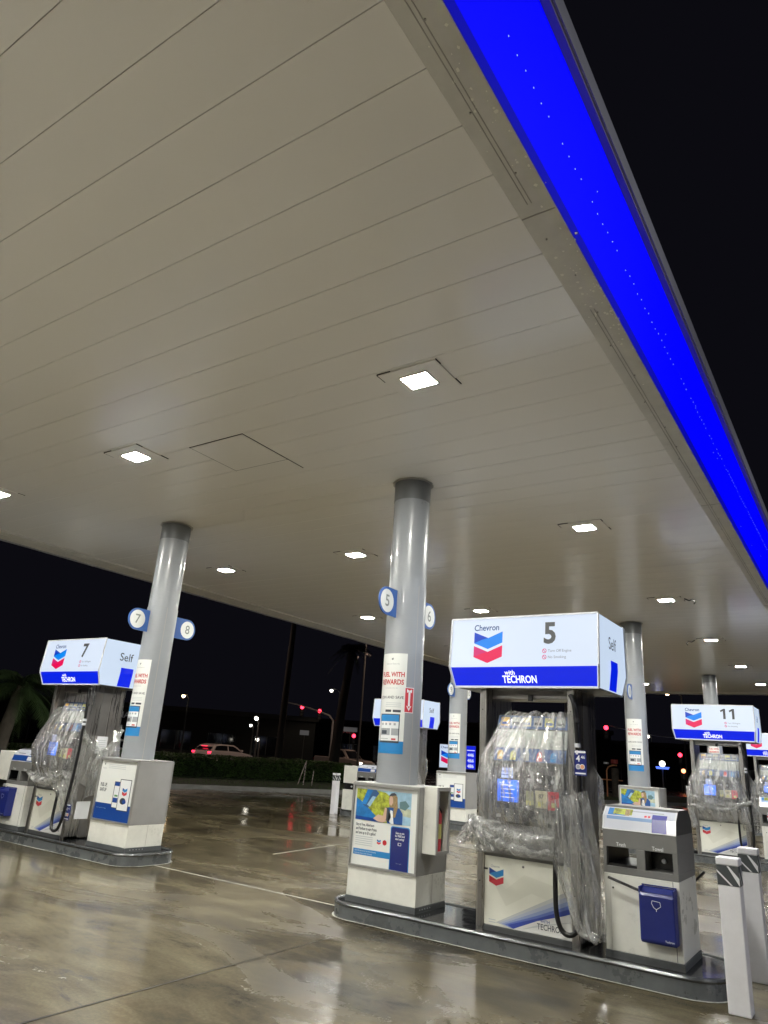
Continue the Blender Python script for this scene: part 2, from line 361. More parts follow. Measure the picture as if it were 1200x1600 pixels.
# ================================================================ PUMP ISLANDS (kerbed)
def island(x0, x1, y, name='pump_island_kerb'):
    def outline(r, grow=0):
        pts = []; hw = .47+grow; X0, X1 = x0-grow, x1+grow; r = .30+grow
        for cx, cy, a0 in ((X1-r, y+hw-r, 0), (X0+r, y+hw-r, 90), (X0+r, y-hw+r, 180), (X1-r, y-hw+r, 270)):
            for k in range(9): a = math.radians(a0+k*11.25); pts.append((cx+r*math.cos(a), cy+r*math.sin(a)))
        return pts
    b = MB(); b.prism(outline(0), 0.0, .13, 'z', kerb_m)
    o = struct(b.build(name)); inn = outline(0, -.035)
    MB().prism(inn, .1301, .142, 'z', itop_m).build('island_deck', o)
    MB().tube([(p[0], p[1], .135) for p in outline(0, -.012)], .022, rail_m, n=8, cyc=True).build('kerb_rim', o, smooth=True)
    # caulk line on the ground
    pts = outline(0, .0); q = outline(0, .022); n = len(pts); c = MB()
    c.add([(p[0], p[1], .006) for p in pts]+[(p[0], p[1], .006) for p in q], [(i, (i+1) % n, n+(i+1) % n, n+i) for i in range(n)], caulk); c.build('caulk_line', o)
for r in range(3):
    island(-4.92+SH[r], -1.13+SH[r], RY[r]); island(-12.05+SH[r]*0, -8.17+SH[r]*.5, RY[r])

# ================================================================ CANOPY
XN, XF, YN, YE = -1.40, -12.10, -8.2, 31.7
cp = thing('canopy', 'huge white panelled forecourt canopy with an illuminated blue edge band', 'canopy', (0, 0, 0))
b = MB(); P0 = 1.36; PW = .3893
k0 = int((YN-P0)/PW); y = P0+k0*PW; rr = random.Random(3)
while y < YE:
    t1, t2 = rr.uniform(-.0010, .0010), rr.uniform(-.0010, .0010); g_ = .0024; ya, yb = y+g_, min(y+PW-g_, YE); n = 6
    nx = 2; vs = []; fs = []
    for ix in range(nx):
        X = (XF, XN)[ix]; 
        prof = [(ya, .03)]+[(ya+(yb-ya)*k/n, (t1 if ix else t2)*(2*k/n-1)-.0011*(1-(2*k/n-1)**2)) for k in range(n+1)]+[(yb, .03)]
        vs += [(X, p[0], CZ+p[1]) for p in prof]
    q = n+3; fs = [(i, q+i, q+i+1, i+1) for i in range(q-1)]
    b.add(vs, fs, ceil_m); y += PW
b.box(XF, XN, YN, YE, CZ+.031, CZ+.06, gap_m)
sof = b.build('soffit', cp, smooth=True)
sof.modifiers['es'].split_angle = math.radians(25)
# access hatch
h = MB(); hx0, hx1, hy0, hy1 = -6.2, -5.36, 4.87, 5.62
h.box(hx0, hx1, hy0, hy1, CZ-.012, CZ-.004, ceil_m); MB.build(h, 'access_hatch', cp, bevel=.002)
h = MB()
for a in ((hx0-.014, hx0-.002, hy0-.014, hy1+.014), (hx1+.002, hx1+.008, hy0-.01, hy1+.3), (hx0, hx1, hy1+.003, hy1+.012), (hx0, hx1, hy0-.01, hy0-.002)): h.box(*a, CZ-.0075, CZ-.003, mat('hatch_gap', (.03, .028, .025), .9))
h.build('hatch_frame', cp)
# perimeter trim (a band a little lower than the soffit) and outer skirt
t = MB()
t.box(XN, -1.17, YN-.3, YE+.45, CZ-.035, CZ+.0, trim_m); t.box(-12.62, XF, YN-.3, YE+.45, CZ-.035, CZ+.0, trim_m)
t.box(XF, XN, YE, YE+.45, CZ-.035, CZ+0, trim_m); t.box(XF, XN, YN-.3, YN, CZ-.035, CZ, trim_m)
t.build('perimeter_trim', cp, bevel=.004)
t = MB()
for xx in (-1.318, -1.292):
    for (a, c) in ((YN, 3.2), (4.4, 15), (15.6, 31)): t.box(xx, xx+.005, a, c, CZ-.038, CZ-.0345, gap_m)
for xx in (-12.36,):
    for k in range(18): t.box(xx, xx+.008, -6+k*2.1, -6+k*2.1+1.6, CZ-.038, CZ-.0345, gap_m)
for yy in (3.3, 9.0, 15.2, 21): t.box(XN+.004, -1.18, yy, yy+.008, CZ-.0385, CZ-.0345, gap_m)
for k in range(70): q = -3+k*.5; t.cyl((random.choice((-1.325, -1.28)), q+random.uniform(-.1, .1), CZ-.042), .006, .008, gap_m, n=8)
t.build('trim_joint_line', cp)
t = MB()
for k in range(110):
    yy = random.gauss(4.35, .45) if k < 80 else random.gauss(2.6, .3); xx = random.uniform(-1.36, -1.18) if k % 3 else random.gauss(-1.2, .02); r_ = random.uniform(.003, .014)
    t.add([(xx+r_*math.cos(a)*random.uniform(.4, 1.3), min(yy, 8)+r_*math.sin(a)*random.uniform(.6, 1.6), CZ-.0358-k*.00001) for a in (0, 1.2, 2.4, 3.7, 5)], [(4, 3, 2, 1, 0)], mat('bare_primer', (.9, .88, .8), .5))
t.build('paint_chips', cp)['kind'] = 'stuff'
# fascia: blue lit face on the near side, plain on the others
f = MB(); f.prism([(-1.17, CZ+.09), (-1.07, 5.90), (-1.20, 5.90), (-1.22, CZ+.09)], YN-.3, YE+.5, 'y', blue_m); f.build('lit_fascia_band', cp)
f = MB(); f.prism([(-1.168, CZ-.034), (-1.168, CZ+.089), (-1.22, CZ+.089), (-1.22, CZ+.001)], YN-.3, YE+.5, 'y', bluedk_m); f.build('fascia_dim_edge', cp)  # strip added to imitate the lit band dimming at its lower edge
f = MB(); f.box(-1.30, -1.018, YN-.35, YE+.55, 5.901, 5.93, purple_m); f.build('fascia_visor', cp)
f = MB(); f.box(-1.05, -1.0, YN-.35, YE+.55, 5.93, 6.13, grey_m); f.box(-12.75, -1.05, YN-.3, YE+.5, 6.0, 6.1, grey_m)
f.box(-12.66, -12.60, YN-.35, YE+.5, CZ-.05, 6.0, grey_m); f.box(-12.6, -1.22, YE+.45, YE+.5, CZ-.05, 6.0, grey_m)
f.box(-12.6, -1.22, YN-.35, YN-.3, CZ-.05, 6.0, grey_m)
f.build('outer_fascia', cp)
f = MB()
for yy in (7.6, 20.): f.box(-1.0, -.998, yy, yy+.012, 5.93, 6.13, gap_m); f.box(-1.30, -1.0175, yy, yy+.012, 5.8985, 5.9012, gap_m)
f.build('fascia_joint', cp)
l = MB(); rr = random.Random(11); yy = 1.2
while yy < 14:
    if not (3.1 < yy < 3.25 or 6.5 < yy < 6.7):
        z = 5.24+.022*yy+rr.uniform(-.012, .012); X = -1.17+(z-(CZ+.09))/(5.9-CZ-.09)*.1; s_ = .0035
        l.box(X-.001, X+.002, yy-s_, yy+s_, z-s_, z+s_, led_m)
    yy += .118*(1 if rr.random() < .8 else 2)
for k in range(10): yy = rr.uniform(1, 14); z = 5.28+rr.uniform(-.25, .4); X = -1.17+(z-(CZ+.09))/(5.9-CZ-.09)*.1; l.box(X-.001, X+.002, yy-.003, yy+.003, z-.003, z+.003, led_m)
l.build('led_points', cp)['kind'] = 'stuff'

# recessed lamps
lp = thing('canopy_lamp', 'x', 'ceiling lamp', group='square lamps set in the canopy ceiling')
b = MB(); b.box(-.30, .30, -.235, .235, -.014, -.006, ceil_m); b.build('lamp_plate', lp, bevel=.003)
b = MB(); b.box(-.31, -.303, -.24, -.1, -.011, -.004, mat('hatch_gap')); b.box(.303, .31, -.24, -.15, -.011, -.004, mat('hatch_gap')); b.box(.303, .31, .13, .24, -.011, -.004, mat('hatch_gap')); b.box(-.3, -.16, -.247, -.24, -.011, -.004, mat('hatch_gap')); b.build('plate_gap', lp)
b = MB(); b.box(-.15, .15, -.125, .125, -.0164, -.0145, ceil_m)
for a in ((-.15, .15, -.125, -.1055), (-.15, .15, .1055, .125), (-.15, -.1305, -.105, .105), (.1305, .15, -.105, .105)): b.box(*a, -.0235, -.0165, ceil_m)
b.build('bezel', lp)
b = MB(); b.box(-.128, .128, -.103, .103, -.0225, -.0175, lens_m); b.build('lens', lp)
LX = (-3.0, -7.03, -10.2); LY = (4.74, 9.36, 14.3, 19.1, 24.0, 28.7); nm = ('nearest', 'second', 'third', 'fourth', 'fifth', 'farthest'); rw = ('by the blue canopy edge', 'in the middle row', 'in the row by the far left canopy edge')
first = True
for i, x in enumerate(LX):
    for k, y in enumerate(LY):
        lab = 'square white ceiling lamp, %s one %s' % (nm[k], rw[i])
        lab = {(0, 0): 'big bright square ceiling lamp high above the column marked 5', (1, 0): 'bright ceiling lamp left of the square access hatch', (2, 0): 'ceiling lamp cut by the left edge of the picture'}.get((i, k), lab)
        if first: move(lp, (x, y, CZ), lab); first = False
        else: place(lp, (x, y, CZ), lab)
    for k, y in enumerate((-.05, -4.8)): place(lp, (x, y, CZ), 'ceiling lamp behind the viewer, %s one %s' % (('near', 'back')[k], rw[i]))

for (x, y, q) in ((-2.66, 14.3, 1), (-3.38, 19.1, -1)):      # loose wires by two of the lamps
    wb = MB(); wb.tube([(x, y, CZ-.01), (x+q*.08, y+.01, CZ-.05), (x+q*.16, y, CZ-.03), (x+q*.20, y-.02, CZ-.09), (x+q*.17, y-.02, CZ-.13)], .012, dark_m, 6)
    tag(wb.build('loose_wire', smooth=True), 'short dark wire dangling beside the %s lamp by the blue canopy edge' % ('third' if q > 0 else 'fourth'), 'wire')
# ================================================================ COLUMNS
def cyl_fn(r, az0):                    # (u,v,h): u runs right as seen by a viewer in front
    def f(u, v, h=0): a = az0+u/r; return Vector(((r+h)*math.cos(a), (r+h)*math.sin(a), v))
    return f
def gridrect(b, x0, x1, y0, y1, m, fn, h, n=10):
    vs = []; 
    for i in range(n+1): u = x0+(x1-x0)*i/n; vs += [fn(u, y0, h), fn(u, y1, h)]
    b.add(vs, [(2*i, 2*i+2, 2*i+3, 2*i+1) for i in range(n)], m)
def logo(b, x, y, w_, fn, h, ms):
    hh = w_*.36; dip = w_*.20
    # upper blue chevron (two halves), lower red one
    def chev(yt, mL, mR):
        b.poly([(x, yt, h), (x+w_/2, yt-dip, h), (x+w_/2, yt-dip-hh, h), (x, yt-hh, h)][::-1], mL, fn)
        b.poly([(x+w_/2, yt-dip, h), (x+w_, yt, h), (x+w_, yt-hh, h), (x+w_/2, yt-dip-hh, h)][::-1], mR, fn)
        b.poly([(x, yt-hh, h+.0006), (x+w_/2, yt-dip-hh, h+.0006), (x+w_/2+w_*.3, yt-dip*.6-hh*.72, h+.0006), (x+w_/2, yt-dip*1.0, h+.0006), (x+w_*.28, yt-dip*1.25, h+.0006)][::-1], mR, fn)
    chev(y, ms[0], ms[1]); chev(y-hh-w_*.09, ms[2], ms[3])
LITL = (lblue1, lblue2, lred1, lred2); PRL = (pblue, pcyan, pred, label_r)
RC = .222
def column_poster(col):
    b = MB(); fn = cyl_fn(RC+.008, math.radians(-90)); x0, x1 = -.18, .175
    z0, z1 = 1.62-IZ, 2.70-IZ
    gridrect(b, x0, x1, z0, z1, paper, fn, .001, 14)
    gridrect(b, x0, x1, z0, z0+.13, pcyan, fn, .002, 14)
    def T(s, y_, sz, m, bold=0, x=0, sx=1): b.text(s, x, y_, sz, m, fn, bold, .0025, 'c', sx)
    logo(b, -.012, z1-.05, .024, fn, .002, (pgrey, pdark, pgrey, pdark)); T('Chevron Rewards', z1-.125, .024, pgrey)
    T('FUEL WITH', z1-.26, .074, pred, .026, 0, .82); T('REWARDS', z1-.345, .078, pred, .026, 0, .82); T('at the pump every day', z1-.39, .018, pgrey)
    T('JOIN AND SAVE.', z1-.50, .042, pdark, .01, .01)
    for k in range(3): gridrect(b, -.06, .13, z1-.55-k*.02, z1-.544-k*.02, pgrey2, fn, .002, 6)
    gridrect(b, -.06, .02, z1-.645, z1-.62, pdark, fn, .002, 5); gridrect(b, .04, .13, z1-.645, z1-.62, pdark, fn, .002, 5)
    # phone picture
    gridrect(b, -.135, .125, z0+.11, z0+.415, pdark, fn, .003, 10); gridrect(b, -.125, .115, z0+.131, z0+.405, pwhite, fn, .0036, 10)
    gridrect(b, -.125, .115, z0+.335, z0+.405, pcyan, fn, .0042, 10); T('Rewards', z0+.35, .025, pwhite, 0)
    for k in range(4): gridrect(b, -.10+k*.053, -.075+k*.053, z0+.295, z0+.318, pgrey, fn, .0042, 2)
    gridrect(b, -.115, .02, z0+.19, z0+.262, pgrey, fn, .0042, 4); gridrect(b, -.10, -.02, z0+.2, z0+.24, pdark, fn, .0048, 4); gridrect(b, .035, .115, z0+.19, z0+.262, pgrey, fn, .0042, 4)
    gridrect(b, .04, .09, z0+.14, z0+.158, label_r, fn, .0048, 3); gridrect(b, -.11, .0, z0+.15, z0+.156, pgrey, fn, .0042, 3)
    return b.build('poster', col)
def make_column():
    c = thing('canopy_column', 'x', 'column', group='round silver columns holding the canopy')
    MB().cyl((0, 0, 0), RC, CZ-IZ-.001, colm, n=48).build('shaft', c, smooth=True)
    MB().cyl((0, 0, 0), RC+.007, 3.35, colm, n=48).build('sleeve', c, smooth=True)
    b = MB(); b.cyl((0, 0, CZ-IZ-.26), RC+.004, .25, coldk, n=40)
    ring = [( (RC+.032)*math.cos(a*math.pi/18)*(1+.03*math.sin(a*2.3)), (RC+.032)*math.sin(a*math.pi/18)*(1+.03*math.cos(a*1.7))) for a in range(36)]
    b.prism(ring, CZ-IZ-.012, CZ-IZ-.004, 'z', gap_m); b.build('top_collar', c, smooth=True)
    b = MB(); fn = cyl_fn(RC+.007, 0)
    for a in (-22, 160): gridrect(b, math.radians(a)*(RC+.007), math.radians(a)*(RC+.007)+.006, 0.9, 3.35, gap_m, fn, .001, 1)
    b.build('sleeve_seam', c)
    column_poster(c)
    return c
def arrow_sign(col):
    b = MB(); R_ = RC+.01; fn = cyl_fn(R_, math.radians(-36)); z0, z1 = 2.055-IZ, 2.33-IZ
    gridrect(b, -.055, .055, z0, z1, pwhite, fn, .001, 4); gridrect(b, -.048, .048, z0+.008, z1-.008, label_r, fn, .002, 4)
    gridrect(b, -.012, .012, z0+.07, z1-.05, pwhite, fn, .003, 2); b.poly([(-.03, z0+.075, .003), (0, z0+.02, .003), (.03, z0+.075, .003)], pwhite, fn)
    b.poly([(-.03, z1-.02, .003), (-.03, z1-.06, .003), (0, z1-.045, .003), (.03, z1-.06, .003), (.03, z1-.02, .003), (0, z1-.035, .003)], pwhite, fn)
    b.build('extinguisher_arrow_sign', col)
def number_plate(col, s, sgn):
    p = MB(); yc = -.43 if sgn < 0 else .53; z = 3.27-IZ; R_ = .16; t = .007
    ring = [(yc+R_*math.cos(a*math.pi/20), z+R_*math.sin(a*math.pi/20)) for a in range(10, 31)] if sgn < 0 else [(yc+R_*math.cos(a*math.pi/20), z+R_*math.sin(a*math.pi/20)) for a in range(-10, 11)]
    edge = (-RC+.02) if sgn < 0 else RC-.02
    pts = ring+([(edge, z-R_), (edge, z+R_)] if sgn < 0 else [(edge, z+R_), (edge, z-R_)])
    p.prism(pts, -t, t, 'x', mat('plate_blue', (.045, .13, .42), .35)); pl = p.build('number_plate', col)
    d = MB()
    for X, fn in ((t+.001, faceX(0, yc, z)), (t+.001, faceXn(0, yc, z))):
        n = 32; d.add([fn(.134*math.cos(a*2*math.pi/n), .134*math.sin(a*2*math.pi/n), X) for a in range(n)], [tuple(range(n))], mat('disc_white', (.8, .82, .8), .35))
        d.text(s, 0, -.062, .19, mat('digit_grey', (.27, .29, .28), .5), fn, .012, X+.001, 'c')
    d.build('number_disc', pl)

# ================================================================ KIOSK CABINETS under the columns
def woman_picture(b, fn, x0, x1, y0, y1, h):
    W, H = x1-x0, y1-y0
    def q(pts, m, k): b.poly([(x0+W*u, y0+H*v, h+.0006*k) for u, v in pts], m, fn)
    q([(0, 0), (1, 0), (1, 1), (0, 1)], psky, 0)
    q([(.12, 0), (.78, 0), (.72, .9), (.3, 1), (0, 1), (0, .5)], pgreen, 1); q([(.74, .3), (1, .25), (1, .5), (.76, .52)], ppale, 1)
    q([(.80, .5), (.9, .45), (.97, .6), (.9, .75), (.8, .7)], mat('print_tree', (.12, .22, .24), .5), 2); q([(.6, .86), (.92, .9), (1, 1), (.5, 1)], psky, 2)
    q([(0, .05), (.36, .0), (.42, .12), (.2, .45), (.08, .62), (0, .7)], pcar, 3)
    q([(.12, .5), (.22, .4), (.42, .9), (.36, 1), (.2, 1)], mat('print_carframe', (.04, .10, .24), .4), 4); q([(.2, .5), (.26, .45), (.36, .78), (.3, .8)], psky, 5); q([(.1, .52), (.18, .5), (.3, .98), (.2, 1)], pcar, 5)
    q([(0, .02), (.5, .0), (.42, .1), (.0, .13)], pblue, 6)
    q([(.33, .1), (.42, .24), (.56, .2), (.6, .08), (.5, 0), (.42, .02)], pskin, 7)
    # figure: jacket, arm, hair, face
    q([(.6, .0), (.86, .0), (.86, .34), (.8, .5), (.68, .52), (.56, .48), (.55, .2)], mat('print_jacket', (.02, .09, .32), .5), 8)
    q([(.56, .45), (.6, .5), (.66, .2), (.62, .05), (.55, .1)], pdark, 9); q([(.6, .1), (.66, 0), (.71, 0), (.68, .4), (.64, .42)], pwhite, 9)
    q([(.5, .12), (.54, .48), (.575, .46), (.57, .1)], pskin, 10)
    q([(.62, .5), (.6, .78), (.64, .92), (.70, .95), (.755, .84), (.77, .5), (.73, .2), (.69, .2), (.7, .5)], phair, 11)
    q([(.615, .6), (.612, .78), (.635, .86), (.675, .82), (.685, .66), (.655, .56)], pskin, 12); q([(.60, .84), (.64, .94), (.70, .97), (.75, .9), (.7, .88)], pdark, 13)
def poster_rewards(b, fn, x0, x1, y0, y1):
    W, H = x1-x0, y1-y0
    b.poly(rect(x0, x1, y0, y1, .001), paper, fn)
    woman_picture(b, fn, x0+W*.03, x1-W*.10, y0+H*.555, y0+H*.96, .002)
    tx = x0+W*.05
    for k, s in enumerate(('Buy at Vons, Albertsons', 'and Pavilions to earn Points', 'and save up to $1 a gallon!')): b.text(s, tx, y0+H*(.485-.052*k), H*.05, pdark, fn, .028, .002, 'l', .62)
    for k in range(5): b.poly(rect(tx, tx+W*.28, y0+H*(.345-.026*k), y0+H*(.355-.026*k), .002), pgrey2, fn)
    logo(b, x0+W*.40, y0+H*.34, W*.06, fn, .002, PRL)
    n = 16; cx, cy, r = x0+W*.52, y0+H*.31, W*.032; b.poly([(cx+r*math.cos(a*2*math.pi/n), cy+r*math.sin(a*2*math.pi/n), .002) for a in range(n)], pred, fn)
    b.poly(rect(x0+W*.03, x0+W*.66, y0+H*.12, y0+H*.195, .002), pcyan, fn)
    b.text('See all the ways to earn and save at the pump', x0+W*.05, y0+H*.165, H*.024, pwhite, fn, 0, .003, 'l', .8); b.text('Get the app and start today. Terms apply.', x0+W*.05, y0+H*.135, H*.022, pwhite, fn, 0, .003, 'l', .8)
    p0, p1, q0, q1 = x0+W*.605, x0+W*.90, y0, y0+H*.53; r = W*.03
    def rr_(a, c, d_, e_, r, hh): 
        o = []
        for cx, cy, s in ((c-r, e_-r, 0), (a+r, e_-r, 90)): o += [(cx+r*math.cos(math.radians(s+t*22.5)), cy+r*math.sin(math.radians(s+t*22.5)), hh) for t in range(5)]
        return o+[(a, d_, hh), (c, d_, hh)]
    b.poly(rr_(p0, p1, q0, q1, r, .003), pcyan, fn); b.poly(rr_(p0+W*.012, p1-W*.012, q0, q1-W*.012, r, .004), pnavy, fn)
    mx = (p0+p1)/2
    for k, s in enumerate(('Scan to join', 'for FREE and', 'start saving!')): b.text(s, mx, y0+H*(.44-.036*k), H*.036, pwhite, fn, .03, .005, 'c', .8)
    b.poly(rect(mx-W*.025, mx+W*.025, y0+H*.30, y0+H*.335, .005), pwhite, fn); b.poly(rect(mx-W*.015, mx+W*.02, y0+H*.305, y0+H*.33, .0055), pnavy, fn)
    b.text('Terms apply', mx, y0+H*.08, H*.018, pgrey, fn, 0, .005, 'c')
def poster_fuelup(b, fn, x0, x1, y0, y1):
    W, H = x1-x0, y1-y0
    b.poly(rect(x0, x1, y0, y1, .001), paper, fn); b.poly(rect(x0, x1, y0, y0+H*.27, .002), pblue, fn)
    logo(b, x0+W*.07, y1-H*.05, W*.035, fn, .002, (pgrey, pdark, pgrey, pdark)); b.text('Rewards', x0+W*.05, y1-H*.15, H*.028, pgrey, fn, .01, .002)
    for k in range(3): b.poly(rect(x0+W*.2, x0+W*.68, y1-H*(.075+.03*k), y1-H*(.067+.03*k), .002), pgrey2, fn)
    b.text('FUEL UP,', x0+W*.06, y0+H*.55, H*.082, pdark, fn, .03, .002, 'l', .62); b.text('SAVE UP', x0+W*.06, y0+H*.465, H*.082, pdark, fn, .03, .002, 'l', .62)
    for a, c, d_, e_ in ((.47, .64, .22, .64), (.62, .90, .19, .69)):
        b.poly(rect(x0+W*(a-.015), x0+W*(c+.015), y0+H*(d_-.012), y0+H*(e_+.012), .003 if a < .5 else .005), pdark, fn); b.poly(rect(x0+W*a, x0+W*c, y0+H*d_, y0+H*e_, .004 if a < .5 else .006), pwhite, fn)
    b.poly(rect(x0+W*.47, x0+W*.60, y0+H*.58, y0+H*.64, .0045), pblue, fn); b.poly(rect(x0+W*.475, x0+W*.6, y0+H*.3, y0+H*.38, .0045), pblue, fn); b.poly(rect(x0+W*.5, x0+W*.59, y0+H*.4, y0+H*.43, .0045), mat('print_green', (.12, .3, .1), .5), fn)
    logo(b, x0+W*.70, y0+H*.56, W*.13, fn, .0065, PRL); n = 14; b.poly([(x0+W*(.75+.08*math.cos(a*2*math.pi/n)), y0+H*(.34+.055*math.sin(a*2*math.pi/n)), .0065) for a in range(n)], pdark, fn); b.poly([(x0+W*(.79+.05*math.cos(a*2*math.pi/n)), y0+H*(.33+.035*math.sin(a*2*math.pi/n)), .007) for a in range(n)], pblue, fn)
    b.text('Join at the pump or in the app', x0+W*.06, y0+H*.18, H*.022, pwhite, fn, 0, .003)
def make_kiosk(kind, name='column_cabinet'):
    # centred on x=0,y=0, origin at island top; 0.84 wide, 0.6 deep, 1.16 high
    c = thing(name, 'x', 'cabinet', group='white and grey cabinets round the column feet')
    hx, y0, y1 = .42, -.30, .30
    MB().box(-hx-.006, hx+.006, y0-.006, y1+.006, -.01, .055, plinth_m).build('plinth', c, bevel=.004)
    MB().box(-hx, hx, y0, y1, .0551, .33, white_m).build('lower_panel', c, bevel=.004)
    b = MB(); b.box(-hx, hx, y0+.012, y1-.012, .3301, 1.14, kside); b.box(-hx-.004, hx+.004, y0+.006, y1-.006, 1.1401, 1.16, kside); b.build('upper_case', c, bevel=.005)
    b = MB()
    for sgn in (0,):
        fn = front(y0, 0, 0, sgn); d = .014
        for a in ((-hx, hx, .331, .352), (-hx, hx, 1.122, 1.15), (-hx, -hx+.022, .3525, 1.1215), (hx-.022, hx, .3525, 1.1215)):
            vs = [fn(u, v, h) for h in (-.0115, d) for u, v in ((a[0], a[2]), (a[1], a[2]), (a[1], a[3]), (a[0], a[3]))]
            b.add(vs, [(4, 5, 6, 7), (0, 4, 7, 3), (1, 2, 6, 5), (0, 1, 5, 4), (3, 7, 6, 2)], panelgrey)
    both(b.build('poster_frame', c))
    b = MB()
    for sgn in (0,):
        fn = front(y0+.009, 0, 0, sgn); (poster_rewards if kind == 'rewards' else poster_fuelup)(b, fn, -hx+.023, hx-.023, .353, 1.121)
    both(b.build('poster', c))
    b = MB()
    for k in range(5):
        b.cyl((hx+.006, -.22+k*.05, .03), .006, .003, sgnframe, 'x', n=8)
    b.box(hx, hx+.001, .02, .024, .06, .33, gap_m); b.build('plinth_bolt', c)
    return c
kr = make_kiosk('rewards'); kf = make_kiosk('fuelup')
cola = make_column()
CXR, CXL = -4.40, -8.85
colspec = [(0, 'R', CXR, '5', '6'), (0, 'L', CXL, '7', '8'), (1, 'R', CXR, '11', '12'), (1, 'L', CXL, '9', '10'), (2, 'R', CXR, '15', '16'), (2, 'L', CXL, '13', '14')]
clab = {('R', 0): 'silver round column with blue number 5 plate and a red arrow sign', ('L', 0): 'silver round column at left with number 7 and 8 plates',
        ('R', 1): 'silver round column rising behind the big lit 5 sign', ('L', 1): 'silver round column just left of the dispenser marked 5, partly hidden by its sign',
        ('R', 2): 'distant silver column behind the lit 11 sign', ('L', 2): 'distant silver column hidden behind the dispenser marked 5'}
klab = {('R', 0): 'white and grey cabinet with woman-and-car poster under the column marked 5', ('L', 0): 'white and grey cabinet with FUEL UP SAVE UP poster under the column marked 7',
        ('R', 1): 'cabinet with woman-and-car poster showing above the trash and towel unit', ('L', 1): 'farther cabinet with FUEL UP SAVE UP poster between column 5 and dispenser 5',
        ('R', 2): 'far cabinet behind the wrapped dispenser marked 11', ('L', 2): 'far cabinet behind the wrapped dispenser marked 5'}
tmp = []
for i, (r, sd, x, n1, n2) in enumerate(colspec):
    X = x+SH[r]; tmp.append(place(cola, (X, RY[r], IZ-.01), clab[(sd, r)])); number_plate(tmp[-1], n1, -1); number_plate(tmp[-1], n2, 1)
    place(kr if sd == 'R' else kf, (X+(.06 if sd == 'R' else .02), RY[r], IZ-.008), klab[(sd, r)])
    if r == 0 and sd == 'R': arrow_sign(tmp[-1])
def kill(o):
    for c in children(o): kill(c)
    bpy.data.objects.remove(o)
kill(cola); kill(kr); kill(kf)

# fire extinguisher cabinet on the side of the near cabinet
ec = thing('extinguisher_cabinet', 'white open-sided fire extinguisher box fixed to the right of the woman-and-car cabinet', 'cabinet', (-3.915, 6.88, .68))
b = MB(); x1 = .15; y0, y1, H = -.15, .12, .63
b.box(0, x1, y0, y0+.006, 0, H, white_m); b.box(0, x1, y1-.006, y1, 0, H, white_m); b.box(0, x1, y0+.0061, y1-.0061, H-.006, H, white_m); b.box(0, x1, y0+.0061, y1-.0061, 0, .006, white_m); b.box(.001, .006, y0+.0061, y1-.0061, .0061, H-.0061, midgrey); b.build('case', ec)
b = MB()
for a in ((y0, y0+.03, .0, H), (y1-.03, y1, .0, H), (y0+.0301, y1-.0301, H-.035, H), (y0+.0301, y1-.0301, 0, .03)): b.box(x1, x1+.014, *a, kside)
b.build('door_frame', ec); MB().cyl((x1+.014, y1-.015, H-.06), .008, .008, dark_m, 'x', n=10).build('latch', ec)
fe = thing('fire_extinguisher', 'red fire extinguisher with yellow label inside the white side box', 'fire extinguisher', (-3.84, 6.87, .69))
MB().cyl((0, 0, 0), .055, .36, label_r, n=24).cyl((0, 0, .36), .055, .05, label_r, r2=.022, n=24).build('bottle', fe, smooth=True)
MB().cyl((0, 0, .13), .0565, .14, label_y, n=24).build('label_band', fe, smooth=True)
MB().cyl((0, 0, .41), .02, .04, dark_m).box(-.012, .012, -.06, .03, .45, .465, dark_m).build('valve_handle', fe); MB().tube([(0, .03, .44), (.02, .065, .38), (.02, .068, .2), (.02, .066, .08)], .009, black_m, 8).build('hose', fe, smooth=True)

